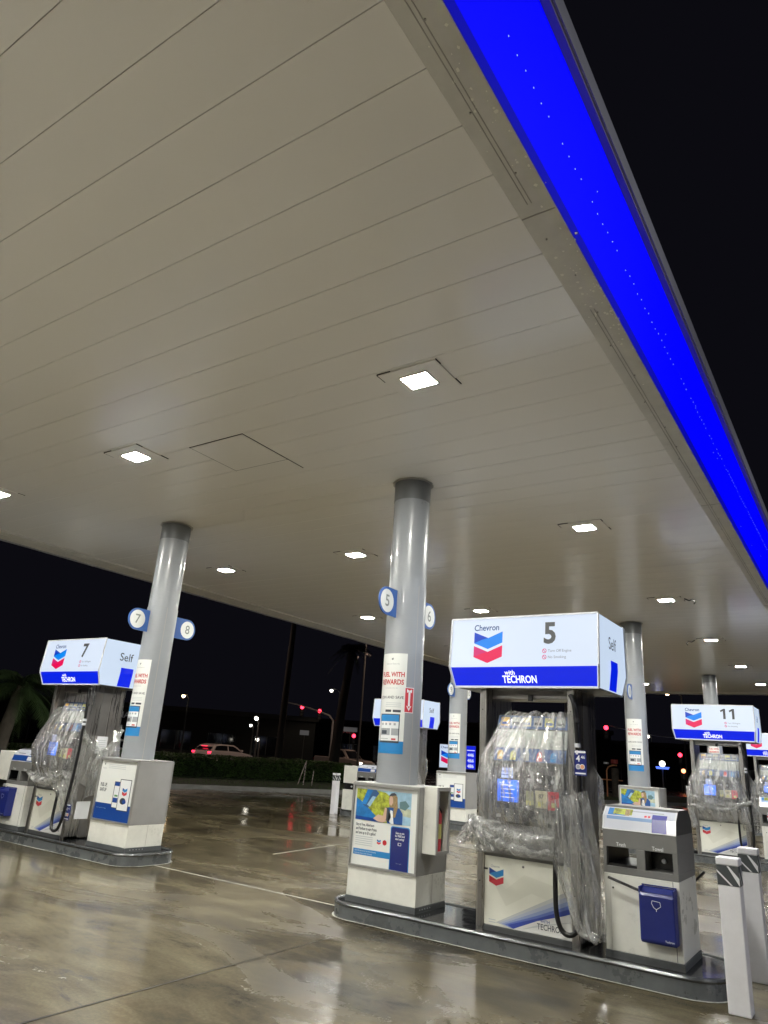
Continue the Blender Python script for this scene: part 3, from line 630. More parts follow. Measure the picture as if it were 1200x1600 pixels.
# ================================================================ DISPENSERS
def make_dispenser():
    d = thing('fuel_dispenser', 'x', 'fuel dispenser', group='fuel dispensers under lit white signs')
    hy = .31; z = lambda v: v-IZ
    for s in (-1, 1):
        b = MB(); x = .455*s; b.box(x-.035, x+.035, -hy, hy, -.01, z(2.33), steel)
        b.box(x-.022, x+.022, -hy-.006, -hy-.0001, .02, z(2.3), steel2); b.box(x-.022, x+.022, hy+.0001, hy+.006, .02, z(2.3), steel2)
        if s > 0:
            b.box(x+.0351, x+.042, -.09, .06, .02, z(2.3), steel2)
        p = b.build('pillar', d, bevel=.004)
        q = MB()
        for zz in (.4, .9, 1.5, 1.95): q.cyl((x, -hy-.009, zz), .006, .004, dark_m, 'y', n=8)
        q.build('pillar_screw', p)
    MB().box(-.49, .49, -hy+.01, hy-.01, -.012, .045, darkgrey).build('base_plate', d, bevel=.004)
    # lower doors both sides
    b = MB(); b.box(-.4195, .4195, -hy+.018, hy-.018, .046, z(.77), creamp); dr = b.build('lower_cabinet', d, bevel=.005)
    b = MB()
    for s in (0,):
        fn = front(-hy+.018, 0, 0, s)
        b.poly([(-.38, .48, .001), (-.2, .36, .001), (-.02, .50, .001), (.3, .44, .001), (.3, .30, .001), (.05, .36, .001), (-.2, .22, .001)], faint_print, fn)
        for k, (m, o) in enumerate(zip(gr, (.13, .10, .07, .042, .02))):
            b.poly([(-.30+k*.03, .075+.0, .0015+.0004*k), (-.12, .05, .0015+.0004*k), (.415, .255, .0015+.0004*k), (.415, .27+o*1.3, .0015+.0004*k), (.1, .15+o*1.0, .0015+.0004*k)], m, fn)
        b.poly([(-.13, .05, .0045), (.415, .05, .0045), (.415, .25, .0045), (.1, .15, .0045)], fold_w, fn)
        b.poly([(-.05, .06, .005), (.41, .185, .005), (.41, .19, .005), (.1, .118, .005)], gr[0], fn)
        b.text('WITH', .13, .145, .034, pblue, fn, .01, .0055); b.text('TECHRON', .10, .09, .066, pdark, fn, .01, .0055, 'l', .8)
        b.text('Chevron', -.355, .525, .03, pgrey, fn, .01, .0015, 'l', .85); logo(b, -.37, .52, .145, fn, .0015, PRL)
        for k in range(2): b.poly(rect(-.37, -.30, .09-k*.02, .096-k*.02, .0015), pgrey2, fn)
    both(b.build('door_graphic', dr))
    b = MB()
    for s in (0,):
        T = R180 if s else None; b.cyl((-.03, -hy+.017, .565), .011, -.006, steel2, 'y', n=12, T=T); b.cyl((-.03, -hy+.0108, .565), .005, -.002, dark_m, 'y', n=8, T=T)
        b.box(-.42, -.385, -hy+.008, -hy+.0175, .50, .515, dark_m, T=T)
    both(b.build('door_lock', dr))
    # sill that slopes back, then the head
    b = MB()
    for s in (0,):
        T = R180 if s else None
        b.prism([(-hy+.012, z(.7705)), (-hy-.012, z(.80)), (-hy-.012, z(.84)), (-hy+.05, z(1.06)), (-.0005, z(1.06)), (-.0005, z(.7705))], -.4195, .4195, 'x', midgrey, T)
    both(b.build('sill', d, bevel=.004))
    hd = MB()
    hd.prism([(-.235, z(1.0605)), (-hy+.02, z(1.10)), (-hy+.0, z(1.62)), (-.20, z(1.93)), (-.17, z(2.06)), (.17, z(2.06)), (.20, z(1.93)), (hy, z(1.62)), (hy-.02, z(1.10)), (.235, z(1.0605))], -.345, .40, 'x', darkgrey)
    ho = hd.build('head', d, bevel=.006)
    MB().box(-.4195, -.3455, -.22, .22, z(1.0605), z(1.66), midgrey).box(.4005, .4195, -.22, .22, z(1.0605), z(2.0), midgrey).build('head_filler', d)
    top = MB(); top.box(-.42, .42, -.16, .16, z(2.22), z(2.33), steel2); top.box(-.02, .02, -.2, -.161, z(2.2), z(2.26), dark_m); top.build('head_rail', d, bevel=.003)
    def slope(s):      # face from z1.62 (y=-hy) to z1.93 (y=-.20)
        def f(u, v, h=0):
            t = v; y_ = -hy+.11*t-h*.94; zz = z(1.62)+.31*t+h*.33; p = Vector((u, y_, zz)); return R180 @ p if s else p
        return f
    def slope2(s):
        def f(u, v, h=0):
            p = Vector((u, -.20+.03*v-h*.97, z(1.93)+.13*v+h*.2)); return R180 @ p if s else p
        return f
    a = MB(); ad = MB()
    for s in (0,):
        fn = slope2(s); a.poly(rect(-.34, .395, .02, .98, .002), adblue, fn)
        for k in range(6): a.poly(rect(-.31+k*.115, -.22+k*.115, .2, .85, .004), (adwarm, adgrey, label_c, pgrey, label_y, adgrey)[k], fn); a.poly(rect(-.30+k*.115, -.23+k*.115, .3, .5, .0045), pdark if k % 2 else pblue, fn)
        fn = slope(s); ad.poly(rect(-.335, .39, .42, .97, .002), adgrey, fn); ad.poly(rect(-.335, .39, .02, .41, .002), adblue, fn)
        for k in range(5):
            x = -.30+k*.135; ad.poly([(x, .05, .003), (x+.06, .05, .003), (x+.06, .26, .003), (x+.04, .33, .003), (x+.02, .33, .003), (x, .26, .003)], (adwarm, label_y, adgrey, pred, pcyan)[k], fn)
    both(a.build('price_strip', ho)); both(ad.build('ad_panel', ho))
    # controls
    c = MB(); scn = MB(); lb = MB()
    for s in (0,):
        T = R180 if s else None; Y = -hy+.001
        c.box(-.335, -.02, Y-.03, Y, z(1.09), z(1.60), dark_m, T); c.box(.0, .385, Y-.018, Y, z(1.20), z(1.55), darkgrey, T)
        c.box(-.29, -.20, Y-.055, Y-.0301, z(1.10), z(1.20), darkgrey, T); c.box(-.18, -.10, Y-.05, Y-.0301, z(1.09), z(1.20), midgrey, T); c.box(-.085, -.03, Y-.05, Y-.0301, z(1.09), z(1.22), darkgrey, T)
        c.box(-.27, -.225, Y-.058, Y-.0551, z(1.12), z(1.15), pwhite, T); c.box(.02, .36, Y-.04, Y-.0181, z(1.42), z(1.52), dark_m, T)
        fn = front(Y-.0305, 0, 0, s); scn.poly(rect(-.275, -.055, z(1.26), z(1.455), 0), screen_m, fn); scn.poly(rect(-.235, -.115, z(1.47), z(1.56), 0), screen2, fn)
        for k in range(4): scn.poly(rect(-.24, -.10-.02*(k % 2), z(1.295+k*.036), z(1.302+k*.036), .001), litwhite, fn)
        for k in range(2): scn.poly(rect(-.235, -.115, z(1.495+k*.03), z(1.503+k*.03), .001), pblue, fn)
        fn = front(Y-.0185, 0, 0, s)
        lb.poly(rect(.10, .22, z(1.23), z(1.38), .001), label_c, fn); lb.poly(rect(.225, .33, z(1.22), z(1.38), .001), label_r, fn); lb.poly(rect(.01, .09, z(1.25), z(1.37), .001), mat('label_olive', (.32, .34, .2), .5), fn)
        for x in (.035, .15, .28): lb.poly(rect(x-.022, x+.028, z(1.245), z(1.285), .002), label_y, fn)
        for x, t_ in ((.16, '87'), (.275, '91')): lb.text(t_, x, z(1.315), .05, pdark, fn, .01, .003, 'c')
        for x in (.05, .16, .28):
            lb.poly([(x+.018*math.cos(q), z(1.465)+.018*math.sin(q), .0225) for q in [i*.5236 for i in range(12)]], pgrey, fn)
    both(c.build('card_reader_panel', ho, bevel=.004)); both(scn.build('screen', ho)); both(lb.build('grade_label', ho))
    # nozzle in its boot and hose
    for s in (0,):
        T = R180 if s else Matrix.Identity(4); Y = -hy
        n_ = MB(); n_.box(.285, .375, Y-.03, Y-.001, z(.99), z(1.2), dark_m, T); both(n_.build('nozzle_boot', d, bevel=.006))
        n_ = MB(); n_.tube([(.33, Y-.035, z(1.24)), (.33, Y-.07, z(1.2)), (.33, Y-.085, z(1.1)), (.33, Y-.09, z(1.0))], [.022, .034, .036, .024], black_m, 12, T=T)
        n_.tube([(.33, Y-.095, z(1.17)), (.33, Y-.13, z(1.12)), (.33, Y-.13, z(1.05)), (.33, Y-.1, z(1.02))], .008, black_m, 8, T=T); n_.box(.30, .36, Y-.11, Y-.06, z(1.12), z(1.2), dark_m, T); both(n_.build('nozzle', d, smooth=True))
        pts = [(.33, Y-.09, z(1.0))]
        ctrl = [(.33, -.09, 1.0), (.32, -.10, .8), (.32, -.11, .6), (.33, -.12, .42), (.37, -.13, .31), (.43, -.13, .27), (.50, -.12, .30), (.545, -.11, .42), (.56, -.10, .65), (.55, -.07, .95), (.54, -.05, 1.3), (.53, -.045, 1.6), (.52, -.04, 1.9), (.50, -.04, 2.15), (.46, -.03, 2.25)]
        P_ = [Vector(p) for p in ctrl]; sp = []
        for i in range(len(P_)-1):
            p0, p1, p2, p3 = P_[max(i-1, 0)], P_[i], P_[i+1], P_[min(i+2, len(P_)-1)]
            for k in range(5): t = k/5; sp.append(.5*((2*p1)+(p2-p0)*t+(2*p0-5*p1+4*p2-p3)*t*t+(-p0+3*p1-3*p2+p3)*t**3))
        sp.append(P_[-1]); hs = MB(); hs.tube([(p.x, Y+p.y, p.z-IZ) for p in sp], .021, black_m, 10, T=T)
        ho_ = hs.build('hose', d, smooth=True); hb_ = ho_.copy(); COL.objects.link(hb_); hb_.matrix_local = R180
        cc = MB()
        for zz in (2.0, 1.78, 1.72): cc.cyl((.525, Y-.042, z(zz)), .028, .035, sgnframe if zz < 1.9 else dark_m, n=14, T=T)
        cc.build('hose_coupling', ho_, smooth=True)
        pt = MB(); fn = front(Y-.068, 0, 0, s); pt.box(.50, .61, Y-.067, Y-.062, z(1.54), z(1.755), pnavy, T)
        pt.poly(rect(.505, .605, z(1.733), z(1.75), .001), pwhite, fn); pt.text('4', .535, z(1.66), .075, pwhite, fn, .02, .002, 'c'); pt.text('46', .58, z(1.685), .038, pwhite, fn, .015, .002, 'c')
        for k, x in enumerate((.535, .573)):
            pt.poly([(x+.023*math.cos(q), z(1.615)+.023*math.sin(q), .002) for q in [i*.4488 for i in range(14)]], pwhite, fn); pt.poly([(x+.018*math.cos(q), z(1.615)+.018*math.sin(q), .003) for q in [i*.4488 for i in range(14)]], (pgrey, orange_m)[k], fn)
        pt.poly(rect(.508, .602, z(1.553), z(1.565), .001), pwhite, fn); both(pt.build('price_tag', d))
    # lit sign box
    X = .775; yb = .45; z0, z1, zm = z(2.32), z(3.0), z(2.505)
    sb = MB(); prof = [(-yb+.07, z0), (-yb, zm), (-yb+.035, z1), (yb-.035, z1), (yb, zm), (yb-.07, z0)]
    n = len(prof); sc_ = lambda zz: 1-.035*max(0, (zm-zz)/(zm-z0))
    vs = [(-X*sc_(p[1]), p[0], p[1]) for p in prof]+[(X*sc_(p[1]), p[0], p[1]) for p in prof]; fs = [tuple(range(n)), tuple(range(2*n-1, n-1, -1))]+[(i, n+i, n+(i+1) % n, (i+1) % n) for i in range(n)]
    sb.add(vs, [fs[0], fs[1]], litside); sb.add(vs, fs[2:], litface)
    sgn = sb.build('sign_box', d)
    fr = MB()
    for sx in (-1, 1):
        pr = [(p[0]*1.006, p[1]) for p in prof]
        for i in range(n-1):
            if i == 2: continue
            p, q = pr[i], pr[i+1]; fr.tube([(sx*(X*sc_(p[1])+.002), p[0], p[1]), (sx*(X*sc_(q[1])+.002), q[0], q[1])], .0105, sgnframe, 8)
    for sy in (-1, 1):
        fr.box(-X, X, sy*(yb-.035)-.012, sy*(yb-.035)+.012, z1-.004, z1+.012, sgnframe); fr.box(-X*.966, X*.966, sy*(yb-.07)-.012, sy*(yb-.07)+.012, z0-.016, z0-.001, sgnframe)
    fr.box(-X*.95, X*.95, -yb+.085, yb-.085, z0-.012, z0-.001, darkgrey); fr.build('sign_frame', sgn)
    def up1(s):        # upper lit face, v = world z measured from zm (0) to z1
        def f(u, v, h=0):
            p = Vector((u, -yb+.035*v/.495-h-.0015, zm+v)); return R180 @ p if s else p
        return f
    def low(s):
        def f(u, v, h=0): t = v/.185; p = Vector((u, -yb+.07*(1-t)-h*.93-.001, z0+v-h*.35)); return R180 @ p if s else p
        return f
    g1 = MB(); g2 = MB(); g3 = MB(); g4 = MB()
    for s in (0,):
        fn = low(s); g1.poly([(-.735, .006, .001), (.735, .006, .001), (.76, .183, .001), (-.76, .183, .001)], litblue, fn)
        g1.text('with', -.17, .11, .062, litwhite, fn, .014, .003); g1.text('TECHRON', -.20, .035, .095, litwhite, fn, .022, .003, 'l', .80)
        fn = up1(s); g2.text('Chevron', -.515, .37, .088, lnavy, fn, .014, .002, 'l', .9); logo(g3, -.51, .355, .315, fn, .001, LITL)
        for k, t_ in enumerate(('Turn Off Engine', 'No Smoking')):
            g4.text(t_, .285, .135-k*.06, .036, llg, fn, 0, .002); x, y_ = .25, .147-k*.06
            for q in range(14):
                a0, a1 = q*.4488, (q+1)*.4488; g4.poly([(x+.022*math.cos(a0), y_+.022*math.sin(a0), .002), (x+.022*math.cos(a1), y_+.022*math.sin(a1), .002), (x+.016*math.cos(a1), y_+.016*math.sin(a1), .002), (x+.016*math.cos(a0), y_+.016*math.sin(a0), .002)], lred1, fn)
            g4.poly([(x-.013, y_+.011, .002), (x-.009, y_+.015, .002), (x+.013, y_-.011, .002), (x+.009, y_-.015, .002)][::-1], lred1, fn)
    for fn in (faceX(X*.998, 0, 0),):
        g1.poly([(-.075, z0+.004, -.02), (.155, z0+.004, -.02), (.16, zm+.02, .003), (-.07, zm+.02, .003)], litblue, fn); g1.poly([(-.07, zm+.02, .003), (.16, zm+.02, .003), (.16, zm+.10, .003), (-.07, zm+.10, .003)], litblue, fn)
        g2.text('Self', -.13, z(2.71), .17, lgrey, fn, .004, .006)
    both(g1.build('blue_band', sgn)); both(g2.build('lettering', sgn)); both(g3.build('emblem', sgn)); both(g4.build('notice', sgn))
    return d, sgn, up1
dp, sgp, up1 = make_dispenser()
def digits(d, n1, n2):
    sg = [c for c in children(d) if c.name.startswith('sign_box')][0]
    for s, t_ in ((0, n1), (1, n2)): 
        b = MB(); fn = up1(s); n = len(t_)
        for k, ch in enumerate(t_):
            x = .30+(k-(n-1)/2)*.165
            if ch == '1': b.poly([(x-.002, .225, .003), (x+.042, .225, .003), (x+.042, .428, .003), (x+.008, .428, .003), (x-.058, .392, .003), (x-.046, .362, .003), (x-.002, .384, .003)], lgrey, fn)
            else: b.text(ch, x, .225, .285, lgrey, fn, .03, .003, 'c', .95)
        b.build('number', sg)
CDR, CDL = -2.765, -10.29
dspec = [(0, CDR, '5', '6', 'large plastic-wrapped fuel dispenser under the lit number 5 sign'), (0, CDL, '7', '8', 'plastic-wrapped fuel dispenser at left under the lit number 7 sign'),
         (1, CDR, '11', '12', 'plastic-wrapped fuel dispenser under the lit number 11 sign'), (1, CDL, '9', '10', 'far dispenser whose lit sign shows on both sides of column 5'),
         (2, CDR, '15', '16', 'farthest dispenser cut by the right picture edge beside sign 11')]
for i, (r, x, a, b_, lab) in enumerate(dspec):
    loc = (x+SH[r]*(1 if x > -5 else .0), RY[r], IZ-.008)
    d = place(dp, loc, lab); digits(d, a, b_)
    if i == 1:
        for c in children(d):
            if c.name.startswith('price_tag'): c.location.z -= 1.12; c.location.x += .03 if c.matrix_local[0][0] > 0 else -.03
        b = MB(); fn = faceX(.4995, 0, -IZ); b.poly(rect(-.06, .13, 1.33, 1.58), pwhite, fn)
        for k in range(6): b.poly(rect(-.04, .10, 1.37+k*.03, 1.375+k*.03, .001), pgrey, fn)
        b.build('notice_paper', d)
        b = MB(); b.poly(rect(-.20, .03, .42, .66), pwhite, fn); b.build('notice_paper', d)
    if r > 0:      # the tags with a price hang only where the photo shows them
        for c in children(d):
            if c.name.startswith('price_tag') and r > 0: bpy.data.objects.remove(c)
kill(dp)

# ================================================================ TRASH / TOWEL UNITS
def make_trash(kind):
    c = thing('trash_and_towel_unit', 'x', 'trash bin', group='grey and white trash and towel units')
    hx, hy = .305, .325
    MB().box(-hx-.006, hx+.006, -hy-.006, hy+.006, -.01, .055, plinth_m).build('plinth', c, bevel=.004)
    b = MB(); b.box(-hx, hx, -hy, hy, .0551, .63, white_m); lo = b.build('lower_cabinet', c, bevel=.006)
    b = MB(); b.box(-hx+.05, -hx+.0515, -hy-.001, -hy+.001, .06, .62, gap_m); b.box(hx-.052, hx-.048, -hy-.001, -hy+.001, .06, .628, dark_m); b.box(hx-.0005, hx+.001, -hy+.02, -hy+.022, .06, .62, gap_m)
    b.cyl((-hx+.075, -hy-.004, .52), .008, .005, dark_m, 'y', n=10); b.build('door_gap', lo)
    # middle section with two openings: built as bars round the holes
    m = MB(); zb, zt = .6305, .97; o0, o1 = .685, .835; xs = (-.275, -.025, .045, .265)
    m.box(-hx, hx, -hy, hy, zb, o0, midgrey); m.box(-hx, hx, -hy, hy, o1, zt, midgrey)
    for a, e_ in ((-hx, xs[0]), (xs[1], xs[2]), (xs[3], hx)): m.box(a, e_, -hy, hy, o0, o1, midgrey)
    mo = m.build('bin_head', c, bevel=.003)
    q = MB(); q.box(xs[0]-.01, xs[1]+.01, -hy-.004, -hy+.02, o0-.012, o0-.0005, midgrey); q.box(xs[2]+.001, xs[3]-.001, -.12, .12, o0+.001, o1-.001, black_m); 
    q.box(xs[0]+.001, xs[0]+.012, -hy+.01, hy-.01, o0+.001, o1-.001, black_m); q.box(xs[0]+.012, xs[1], -hy+.02, hy-.02, o0+.0005, o0+.02, black_m); q.build('slot_lining', mo)
    MB().cyl((.155, -.125, .755), .018, -.03, sgnframe, 'y', n=14).build('towel_knob', mo, smooth=True)
    b = MB(); fn = front(-hy-.001, 0, 0, 0); b.text('Trash', -.15, .845, .042, pwhite, fn, .012, 0, 'c', .85); b.text('Towel', .15, .845, .042, pwhite, fn, .012, 0, 'c', .85)
    fn = front(-hy-.001, 0, 0, 1); b.build('lettering', mo); b = MB(); b.text('Trash', -.15, .845, .042, pwhite, fn, .012, 0, 'c', .85); b.text('Towel', .15, .845, .042, pwhite, fn, .012, 0, 'c', .85); b.build('lettering', mo)
    cap = MB(); cap.prism([(-hy, .9705), (-hy+.03, 1.08), (-hy+.12, 1.15), (-hy+.14, 1.165), (hy-.14, 1.165), (hy-.12, 1.15), (hy-.03, 1.08), (hy, .9705)], -hx, hx, 'x', darkgrey); co = cap.build('poster_hood', c, bevel=.005)
    b = MB()
    def sl(s):
        def f(u, v, h=0):
            if v < .5: t = v/.5; p = Vector((u, -hy+.03*t, .9705+.1095*t))
            else: t = (v-.5)/.5; p = Vector((u, -hy+.03+.09*t, 1.08+.07*t))
            p += Vector((0, -.85*h, .5*h)); return R180 @ p if s else p
        return f
    for s in (0,):
        fn = sl(s); g = lambda x0, x1, v0, v1, m_, h: gridv(b, x0, x1, v0, v1, m_, fn, h)
        g(-.29, .29, .05, .97, mat('glazed_paper', (.62, .65, .74), .15, coat=.6), .003)
        if kind == 'rewards':
            g(-.265, -.11, .55, .93, pcar, .004); g(-.22, -.06, .6, .93, pgreen, .0045); g(-.12, -.08, .56, .9, phair, .005); g(-.07, .2, .8, .86, pgrey, .004); g(-.07, .22, .68, .72, pgrey2, .004)
            g(-.27, .12, .38, .5, mat('print_softblue', (.2, .34, .6), .3, coat=.5), .004); g(.11, .23, .03, .74, mat('print_softnavy', (.09, .09, .34), .25, coat=.5), .006); g(.045, .065, .56, .66, label_r, .004); g(.075, .095, .56, .66, label_r, .004)
        else:
            g(-.29, .29, .05, .42, pblue, .004); g(.12, .25, .1, .36, pwhite, .005); g(-.05, .1, .7, .76, pgrey, .004); g(-.2, .0, .55, .62, pdark, .004); g(.13, .2, .5, .66, pdark, .005); g(.08, .24, .82, .86, pgrey, .004)
        g(-.305, .305, .0, .045, sgnframe, .005); g(-.305, -.29, .045, .98, sgnframe, .005); g(.29, .305, .045, .98, sgnframe, .005)
    both(b.build('hood_poster', co))
    return c
def gridv(b, x0, x1, v0, v1, m, fn, h):
    vv = sorted({v0, v1}|({.5} if v0 < .5 < v1 else set())); vs = []
    for v in vv: vs += [fn(x0, v, h), fn(x1, v, h)]
    b.add(vs, [(2*i, 2*i+1, 2*i+3, 2*i+2) for i in range(len(vv)-1)], m)
tr = make_trash('rewards'); tl = make_trash('fuelup')
TXR, TXL = -1.742, -11.235
place(tr, (TXR, RY[0], IZ-.008), 'near grey and white unit with Trash and Towel slots beside dispenser 5')
place(tr, (TXR+SH[1]-.02, RY[1], IZ-.008), 'farther Trash and Towel unit at the right picture edge beside dispenser 11')
place(tr, (TXR+SH[2], RY[2], IZ-.008), 'farthest Trash and Towel unit beyond the right picture edge')
place(tl, (TXL, RY[0], IZ-.008), 'grey and white Trash and Towel unit left of dispenser 7')
place(tl, (TXL, RY[1], IZ-.008), 'small far Trash and Towel unit left of column 5')
kill(tr); kill(tl)
# squeegee buckets (blue) hung on the units
def make_bucket():
    c = thing('squeegee_bucket', 'x', 'bucket', group='blue squeegee buckets hung on the trash units')
    b = MB(); b.prism([(-.13, .02), (-.13, .34), (-.115, .36), (-.0, .40), (-.0, .0), (-.11, .0)], -.135, .135, 'x', bin_m); b.build('tub', c, bevel=.01)
    b = MB(); b.box(-.12, .12, -.118, -.008, .3605, .362, black_m); b.build('opening', c)
    c2 = MB(); c2.box(-.137, .137, -.02, -.001, .4005, .41, bin_m); c2.box(-.137, -.125, -.12, -.001, .35, .4, bin_m); c2.box(.125, .137, -.12, -.001, .35, .4, bin_m); c2.build('rim', c, bevel=.003)
    b = MB(); fn = front(-.13, 0, 0, 0)
    pts = [(-.03, .31), (-.035, .29), (-.02, .262), (-.0, .25), (.035, .275), (.03, .305)]; L_ = [(p[0], p[1]) for p in pts]
    for i in range(len(L_)):
        p, q = Vector(L_[i]), Vector(L_[(i+1) % len(L_)]); n = (q-p).normalized(); n = Vector((-n.y, n.x))*.0018
        b.poly([(*(p-n), .002), (*(q-n), .002), (*(q+n), .002), (*(p+n), .002)], pwhite, fn)
    b.poly(rect(-.002, .002, .235, .252, .002), pwhite, fn); b.text('Techron', .055, .03, .02, pwhite, fn, .01, .002); b.build('emblem', c)
    return c
bk = make_bucket()
SQ = thing('squeegee', 'x', 'squeegee', group='black squeegees standing in the buckets')
MB().tube([(0, 0, 0), (.29, 0, .16)], .011, black_m, 8).build('handle', SQ, smooth=True)
MB().box(-.02, .02, -.06, .06, -.03, .0, black_m).build('blade', SQ, bevel=.004)
for (x, y_, lab, sx, rz, lab2) in ((-1.595, 6.62, 'near dark blue squeegee bucket on the unit beside dispenser 5', -1, math.pi, 'black squeegee leaning left out of the near blue bucket'),
                              (-11.32, 6.62, 'dark blue squeegee bucket at the left picture edge', -1, math.pi, 'short black squeegee in the bucket at the left picture edge')):
    place(bk, (x, y_, .32), lab); place(SQ, (x-.08, y_-.05, .66) if rz else (x, y_, .6), lab2, rz).rotation_euler = (0, .25 if x > -5 else .5, rz)
place(bk, (-1.88, 7.28, .32), 'blue squeegee bucket on the back of the unit beside dispenser 5', math.pi)
s_ = place(SQ, (-1.62, 7.4, .56), 'black squeegee sticking up behind the near trash unit'); s_.rotation_euler = (0, -.28, 0)
kill(bk); kill(SQ)
# plain white cabinets at the far ends of the left islands
wc = thing('white_cabinet', 'x', 'cabinet', group='plain white cabinets at the island ends')
b = MB(); b.box(-.22, .22, -.27, .27, 0, .5, white_m); b.box(-.22, .22, -.27, .27, .66, 1.1, white_m); b.box(-.22, .22, -.2, .27, .501, .659, black_m); b.build('case', wc, bevel=.006)
MB().cyl((.03, -.201, .58), .022, -.03, sgnframe, 'y', n=12).build('knob', wc, smooth=True); MB().box(-.23, .23, -.275, .275, -.01, -.0005, plinth_m).build('plinth', wc)
place(wc, (-11.79, RY[0], IZ), 'white cabinet at the left picture edge behind the trash unit'); place(wc, (-11.80, RY[1], IZ-.01), 'far white cabinet with a dark slot beside the striped bollard'); kill(wc)

# ================================================================ BOLLARDS
bo = thing('bollard', 'x', 'bollard', group='white square bollards with striped bands')
b = MB(); b.box(-.076, .076, -.076, .076, 0, .835, bol_w); b.build('post', bo, bevel=.008)
b = MB(); b.box(-.0775, .0775, -.0775, .0775, .8352, .972, bol_g)
for q in range(4):
    T = Matrix.Rotation(q*math.pi/2, 4, 'Z')
    for o in (-.045, .055):
        fn = front(-.0775); b.add([fn(u, v, .0008) for u, v in ((max(-.077, o-.06), .97 if o > 0 else .925), (max(-.077, o-.047), .971 if o > 0 else .94), (min(.077, o+.075), .838+max(0, o+.075-.077)), (min(.077, o+.06), .8365))][::-1], [(0, 1, 2, 3)], bol_w, T)
b.build('striped_band', bo)
b = MB(); b.box(-.079, .079, -.079, .079, .9722, 1.025, bol_w); b.build('cap', bo, bevel=.008)
move(bo, (-1.025, 6.43, 0), 'near white square bollard with dark striped band at the right')
o_ = place(bo, (-1.03, 7.52, 0), 'second white bollard just behind the near bollard at the right', math.pi)
place(bo, (-12.2, 16.2, 0), 'far striped white bollard left of the far white cabinet'); place(bo, (-12.2, 17.1, 0), 'far white bollard hidden behind the striped far bollard')

# ================================================================ PLASTIC WRAPS
def lerp_keys(keys, t):
    for i in range(len(keys)-1):
        a, b_ = keys[i], keys[i+1]
        if t <= b_[0] or i == len(keys)-2:
            k = min(1, max(0, (t-a[0])/(b_[0]-a[0]))); k = k*k*(3-2*k)*.5+k*.5; return [a[j]+(b_[j]-a[j])*k for j in range(1, len(a))]
def crease(u, v, seed):
    s = 0
    for k, (fu, fv, a) in enumerate(((5, 1.0, .024), (11, 1.8, .014), (23, 3.0, .006))):
        n = noise.noise(Vector((u*fu+seed*7.1, v*fv+k*3.3, seed))); s += a*(1-abs(n)*3.2)
    return s
def sheet_mesh(fn, nu, nv, seed, amp=1.0, closed=False):
    b = MB(); vs = []; fs = []
    g = [[Vector(fn(i/nu, j_/nv)) for i in range(nu+1)] for j_ in range(nv+1)]
    for j_ in range(nv+1):
        for i in range(nu+1):
            p = g[j_][i]; a = g[j_][min(i+1, nu)]-g[j_][max(i-1, 0)]; c = g[min(j_+1, nv)][i]-g[max(j_-1, 0)][i]; n = a.cross(c)
            n = n.normalized() if n.length > 1e-9 else Vector((0, -1, 0)); vs.append(p+n*crease(i/nu, j_/nv, seed)*amp)
    for j_ in range(nv):
        for i in range(nu): q = j_*(nu+1)+i; fs.append((q, q+1, q+nu+2, q+nu+1))
    b.add(vs, fs, bag_m); return b
def front_wrap(parent, side, seed, variant):
    # left/right edges and bulge at each height; x relative to the dispenser centre, z world
    if variant == 'five':
        K = [(0, 2.09, -.14, .47, .01, 0), (.06, 2.05, -.20, .475, .03, 0), (.18, 1.86, -.34, .50, .07, .0), (.32, 1.66, -.50, .53, .12, .0), (.5, 1.42, -.53, .56, .17, .02), (.7, 1.20, -.51, .60, .17, .06), (.85, 1.05, -.47, .64, .14, .04), (1, .90, -.43, .66, .10, .0)]
    elif variant == 'seven':
        K = [(0, 1.98, -.28, .42, .01, 0), (.15, 1.86, -.44, .47, .05, 0), (.35, 1.62, -.60, .50, .12, 0), (.55, 1.36, -.66, .52, .19, 0), (.75, 1.12, -.60, .53, .17, 0), (.9, .98, -.50, .54, .12, 0), (1, .88, -.44, .56, .07, 0)]
    else:
        K = [(0, 2.06, -.30, .42, .01, 0), (.2, 1.80, -.42, .46, .06, 0), (.4, 1.52, -.60, .50, .14, 0), (.6, 1.26, -.60, .56, .19, 0), (.8, 1.02, -.52, .62, .16, 0), (1, .78, -.40, .66, .08, 0)]
    def fn(u, v):
        zz, xl, xr, bl, dz = lerp_keys(K, v); zz -= dz*math.sin(math.pi*u)
        w_ = abs(2*u-1)**3.0; x = xl+(xr-xl)*u
        y_ = -.325-bl*(1-w_)**.7-.02 + (.16 if (u < .5) else .10)*w_**2*min(1, v*3)
        if variant == 'seven': zz -= .25*v*v*(u-.3)
        p = Vector((x, y_, zz-IZ+.012*math.sin(u*21+seed)*v)); return R180 @ p if side else p
    return sheet_mesh(fn, 110, 90, seed).build('front_sheet', parent, smooth=False)
def smoothen(o): o.data.polygons.foreach_set('use_smooth', [True]*len(o.data.polygons)); return o
def wrap_thing(loc, label): return thing('plastic_wrap', label, 'plastic wrap', loc, 0, 'clear plastic sheets wrapped round the dispensers')
wl = [(dspec[0], 'five', 'crumpled clear plastic wrap with a long hanging tail on the dispenser marked 5'), (dspec[1], 'seven', 'clear plastic wrap knotted at the side of the dispenser marked 7'),
      (dspec[2], 'eleven', 'clear plastic wrap over the dispenser marked 11'), (dspec[3], 'eleven', 'clear plastic wrap on the far dispenser behind column 5'), (dspec[4], 'eleven', 'clear plastic wrap on the farthest dispenser at the right edge')]
